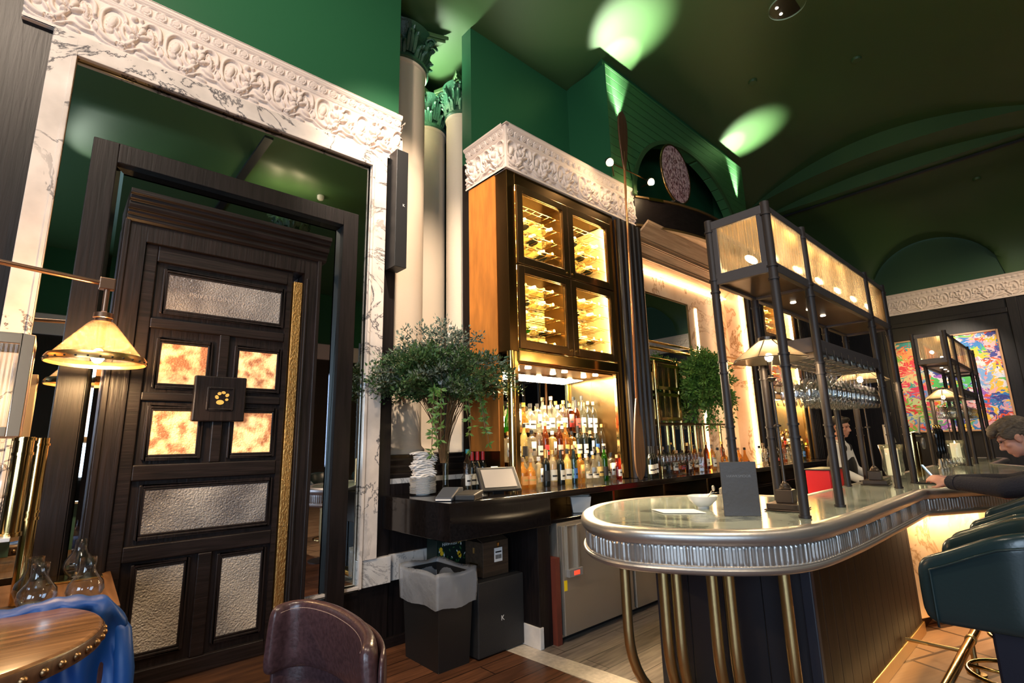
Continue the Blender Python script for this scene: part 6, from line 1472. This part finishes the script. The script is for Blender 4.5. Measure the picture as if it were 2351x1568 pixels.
# table
TX, TY, TR, TZ = -.235, 2.43, .458, .93
t = thing('round_table', 'round walnut table with brass studded edge, front left corner', 'table', (TX, TY, 0))
obj('table_top', MB().lathe([(0, TZ), (TR-.012, TZ), (TR-.004, TZ-.003), (TR, TZ-.008), (TR, TZ-.014)], (TX, TY, 0), 96), TABLEW, t, smooth='auto')
obj('edge_band', MB().lathe([(TR+.001, TZ-.008), (TR+.004, TZ-.012), (TR+.004, TZ-.055), (TR-.01, TZ-.060), (0, TZ-.060)], (TX, TY, 0), 96), wood('edge_leather', (.10, .045, .022), (.05, .022, .012), .35, 3, 'z'), t, smooth='auto')
sd = MB(); NS = 52
for k in range(NS):
    a = 2*PI*k/NS; obj('stud', MB().ell((TX+(TR+.004)*math.cos(a), TY+(TR+.004)*math.sin(a), TZ-.034), (.0125, .0125, .0125), 10, 6), mat('antique_stud', (.30, .18, .09), .35, 1.0) if k == 0 else bpy.data.materials['antique_stud'], t, smooth=True)
STM = mat('antique_studs', (.30, .18, .09), .35, 1.0)
obj('pedestal', MB().lathe([(.0, .0), (.26, 0), (.26, .02), (.06, .05), (.045, .10), (.045, .80), (.10, .87), (0, .87)], (TX, TY, 0), 32), GUN, t, smooth='auto')
# blue jacket on a chair
t = thing('dining_chair', 'chair hidden under the blue jacket behind the round table', 'chair', (.10, 2.95, 0))
obj('backrest', MB().prism([(-.10, 2.74), (.27, 2.70), (.28, 2.74), (-.10, 2.78)], .50, .915), LEATHB, t, bevel=.015)
obj('seat', MB().box((-.12, 2.26, .42), (.28, 2.74, .50)), LEATHB, t, bevel=.02)
for (x, y) in ((-.09, 2.30), (.25, 2.30), (-.09, 2.72), (.25, 2.72)): obj('leg', MB().tube([(x, y, .44), (x, y, 0)], [.02, .014], 10), DOORW, t, smooth='auto')
mb = MB(); NU, NV = 56, 70; rg = random.Random(2)
for i in range(NU+1):
    u = i/NU
    for j in range(NV+1):
        v = j/NV
        x = -.16+.485*u; sag = .016*(1-math.cos((u-.5)*3.0)) + .004*math.sin(u*9)
        half = .46; s_ = (v-.5)*2     # -1 front .. 1 back
        topz = .952-sag-.10*(max(0, u-.84)/.16)**1.5
        rad = .045
        if abs(s_) < .12: ang = s_/.12*PI/2; y = 2.745+math.sin(ang)*rad; z = topz-rad*.6*(1-math.cos(ang))
        else:
            dn = (abs(s_)-.12)/.88; y = 2.745+math.copysign(rad+.03*dn+.012*math.sin(u*17+dn*5)+.010*math.sin(u*31+dn*9), s_); z = topz-rad*.6-dn*(.62+.05*math.sin(u*6))
            x += .03*dn*(u-.3)+.012*math.sin(dn*8+u*4)
        w_ = .0035*math.sin(u*41+v*23)+.004*math.sin(u*13-v*37)
        mb.v.append((x+w_*.5, y+w_, z+w_*.6))
mb.f = [(i*(NV+1)+j, (i+1)*(NV+1)+j, (i+1)*(NV+1)+j+1, i*(NV+1)+j+1) for i in range(NU) for j in range(NV)]
jk = thing('jacket', 'bright blue nylon jacket draped over the chair back behind the round table', 'jacket', (.10, 2.745, .30))
obj('shell', mb, BLUE, jk, smooth=True, solid=.006, fix=False)
sl = MB().tube([(.292, 2.76, .86), (.318, 2.72, .80), (.334, 2.69, .66), (.340, 2.68, .50), (.334, 2.67, .34), (.33, 2.67, .26)], [.018, .030, .034, .030, .036, .030], 9); o = obj('sleeve', sl, BLUE, jk, smooth=True)
text('chest_logo', 'oo', .018, PAPER, (.325, 2.607, .50), (PI/2, 0, -.1), jk)
# leather dining chair, lower centre: curved padded back, facing the table on the left
t = thing('leather_chair', 'plum brown leather dining chair with curved stitched back, bottom centre', 'chair', (.70, 2.02, 0))
def band(path_, z0, z1, th, m_=24, lean=.0):
    P_ = [Vector(p) for p in spline(path_, 8)]; n_ = len(P_); mb = MB()
    for i, p in enumerate(P_):
        tg = (P_[min(i+1, n_-1)]-P_[max(i-1, 0)]).normalized(); nn = Vector((tg.y, -tg.x))
        e = min(i, n_-1-i)/4; ed = math.sqrt(max(.0, 1-(1-min(1, e))**2)); f_ = i/(n_-1)
        for k in range(m_):
            q = 2*PI*k/m_; cz = math.copysign(abs(math.sin(q))**.45, math.sin(q)); cy = math.copysign(abs(math.cos(q))**.75, math.cos(q))
            hh = (z1-z0)/2*(.62+.38*ed)
            v = p+nn*(th*cy*max(.35, ed)+lean*cz)
            mb.v.append((v.x, v.y, (z0+z1)/2+hh*cz-.012*(2*f_-1)**2))
    mb.f = [(i*m_+k, (i+1)*m_+k, (i+1)*m_+(k+1) % m_, i*m_+(k+1) % m_) for i in range(n_-1) for k in range(m_)]+[tuple(range(m_)), tuple(range(n_*m_-1, (n_-1)*m_-1, -1))]
    return mb, P_
bp_ = [(.765, 2.365), (.85, 2.39), (.925, 2.33), (.962, 2.18), (.965, 2.02), (.95, 1.88), (.915, 1.76), (.86, 1.67)]
mb, PP = band(bp_, .605, .872, .030, lean=.012)
bk = obj('backrest', mb, LEATHB, t, smooth=True, sub=1)
def seam(i, off): 
    p = PP[i]; tg = (PP[min(i+1, len(PP)-1)]-PP[i-1]).normalized(); nn = Vector((tg.y, -tg.x)); q = p+nn*off; return q
obj('seam', MB().tube([(seam(17, -.031+.012*(z-.738)/.13).x, seam(17, -.031+.012*(z-.738)/.13).y, z) for z in np.linspace(.64, .85, 8)], .0016, 5), mat('tan_thread', (.30, .20, .16), .6), bk)
rim_ = []
for i in range(3, len(PP)-3):
    q = seam(i, .033); rim_.append((q.x, q.y, .845-.012*(2*i/(len(PP)-1)-1)**2))
obj('seam', MB().tube(rim_, .0020, 5), bpy.data.materials['tan_thread'], bk)
obj('outer_shell', band([(.80, 2.405), (.87, 2.42), (.955, 2.35), (.998, 2.19), (1.002, 2.02), (.988, 1.87), (.95, 1.745), (.895, 1.655)], .46, .835, .014)[0], LEATHB, t, smooth=True)
obj('seat', MB().box((.46, 1.74, .40), (.95, 2.30, .48)), LEATHB, t, bevel=.03, seg=4)
for (x, y) in ((.50, 1.78), (.50, 2.26), (.90, 1.80), (.90, 2.30)): obj('leg', MB().tube([(x, y, .42), (x*1.01, y*1.005, 0)], [.020, .014], 10), DOORW, t, smooth='auto')
# brass station with reeded glass at the left edge
t = thing('brass_screen', 'brass screen with reeded glass box and tall tubes at the left edge', 'screen', (-.3, 3.1, .872))
zb0, zb1 = 1.575, 2.0; xr, yf, yb_ = -.082, 2.93, 3.20
obj('box_frame', MB().frame(-.62, xr, zb0, zb1, yf-.012, yf+.012, .042).frame(-.62, xr, zb0, zb1, yb_-.012, yb_+.012, .042).box((xr-.03, yf, zb1-.03), (xr, yb_, zb1)).box((xr-.03, yf, zb0), (xr, yb_, zb0+.03)), mat('pale_brass', (.78, .55, .36), .3, .9), t, bevel=.003)
v = []; k = 30
for i in range(k*4+1):
    xx = -.575+(.45)*i/(k*4); v += [(xx, yf-.006*abs(math.sin(PI*i/4)), zb0+.042), (xx, yf-.006*abs(math.sin(PI*i/4)), zb1-.042)]
obj('reeded_glass', MB().add(v, [(2*i, 2*i+2, 2*i+3, 2*i+1) for i in range(k*4)]), REEDC, t, smooth=True, fix=False)
obj('tube_post', MB().tube([(-.065, 2.97, 1.18), (-.065, 2.97, 1.575)], .032, 20), BRASSP, t, smooth='auto')
obj('tube_post', MB().tube([(-.012, 3.17, .875), (-.012, 3.17, 1.575)], .027, 20), BRASSP, t, smooth='auto')
for (x, y, z, h, r) in ((-.065, 2.97, 1.56, .012, .038), (-.065, 2.97, 1.50, .012, .036), (-.065, 2.97, 1.18, .015, .038), (-.012, 3.17, 1.25, .01, .031), (-.012, 3.17, 1.22, .012, .032), (-.012, 3.17, 1.54, .01, .032)): obj('collar', MB().tube([(x, y, z), (x, y, z+h)], r, 20), BRASSP, t, smooth='auto')
obj('teal_glass_panel', MB().box((-.7, 2.90, .872), (-.095, 2.915, 1.17)), mat('teal_glass', (.10, .22, .20), .12), t, bevel=.002)
obj('panel_cap', MB().box((-.7, 2.88, 1.17), (-.06, 2.95, 1.185)), mat('white_cap', (.75, .70, .66), .3), t, bevel=.002)
for k in range(3):
    dup(wg, (-.135-.10*k, 3.05, 1.575), 'stemmed glass hanging under the brass screen box, %s from its right end' % ORD[k], 'glasses under the brass screen', (PI, 0, 0), 1.1)
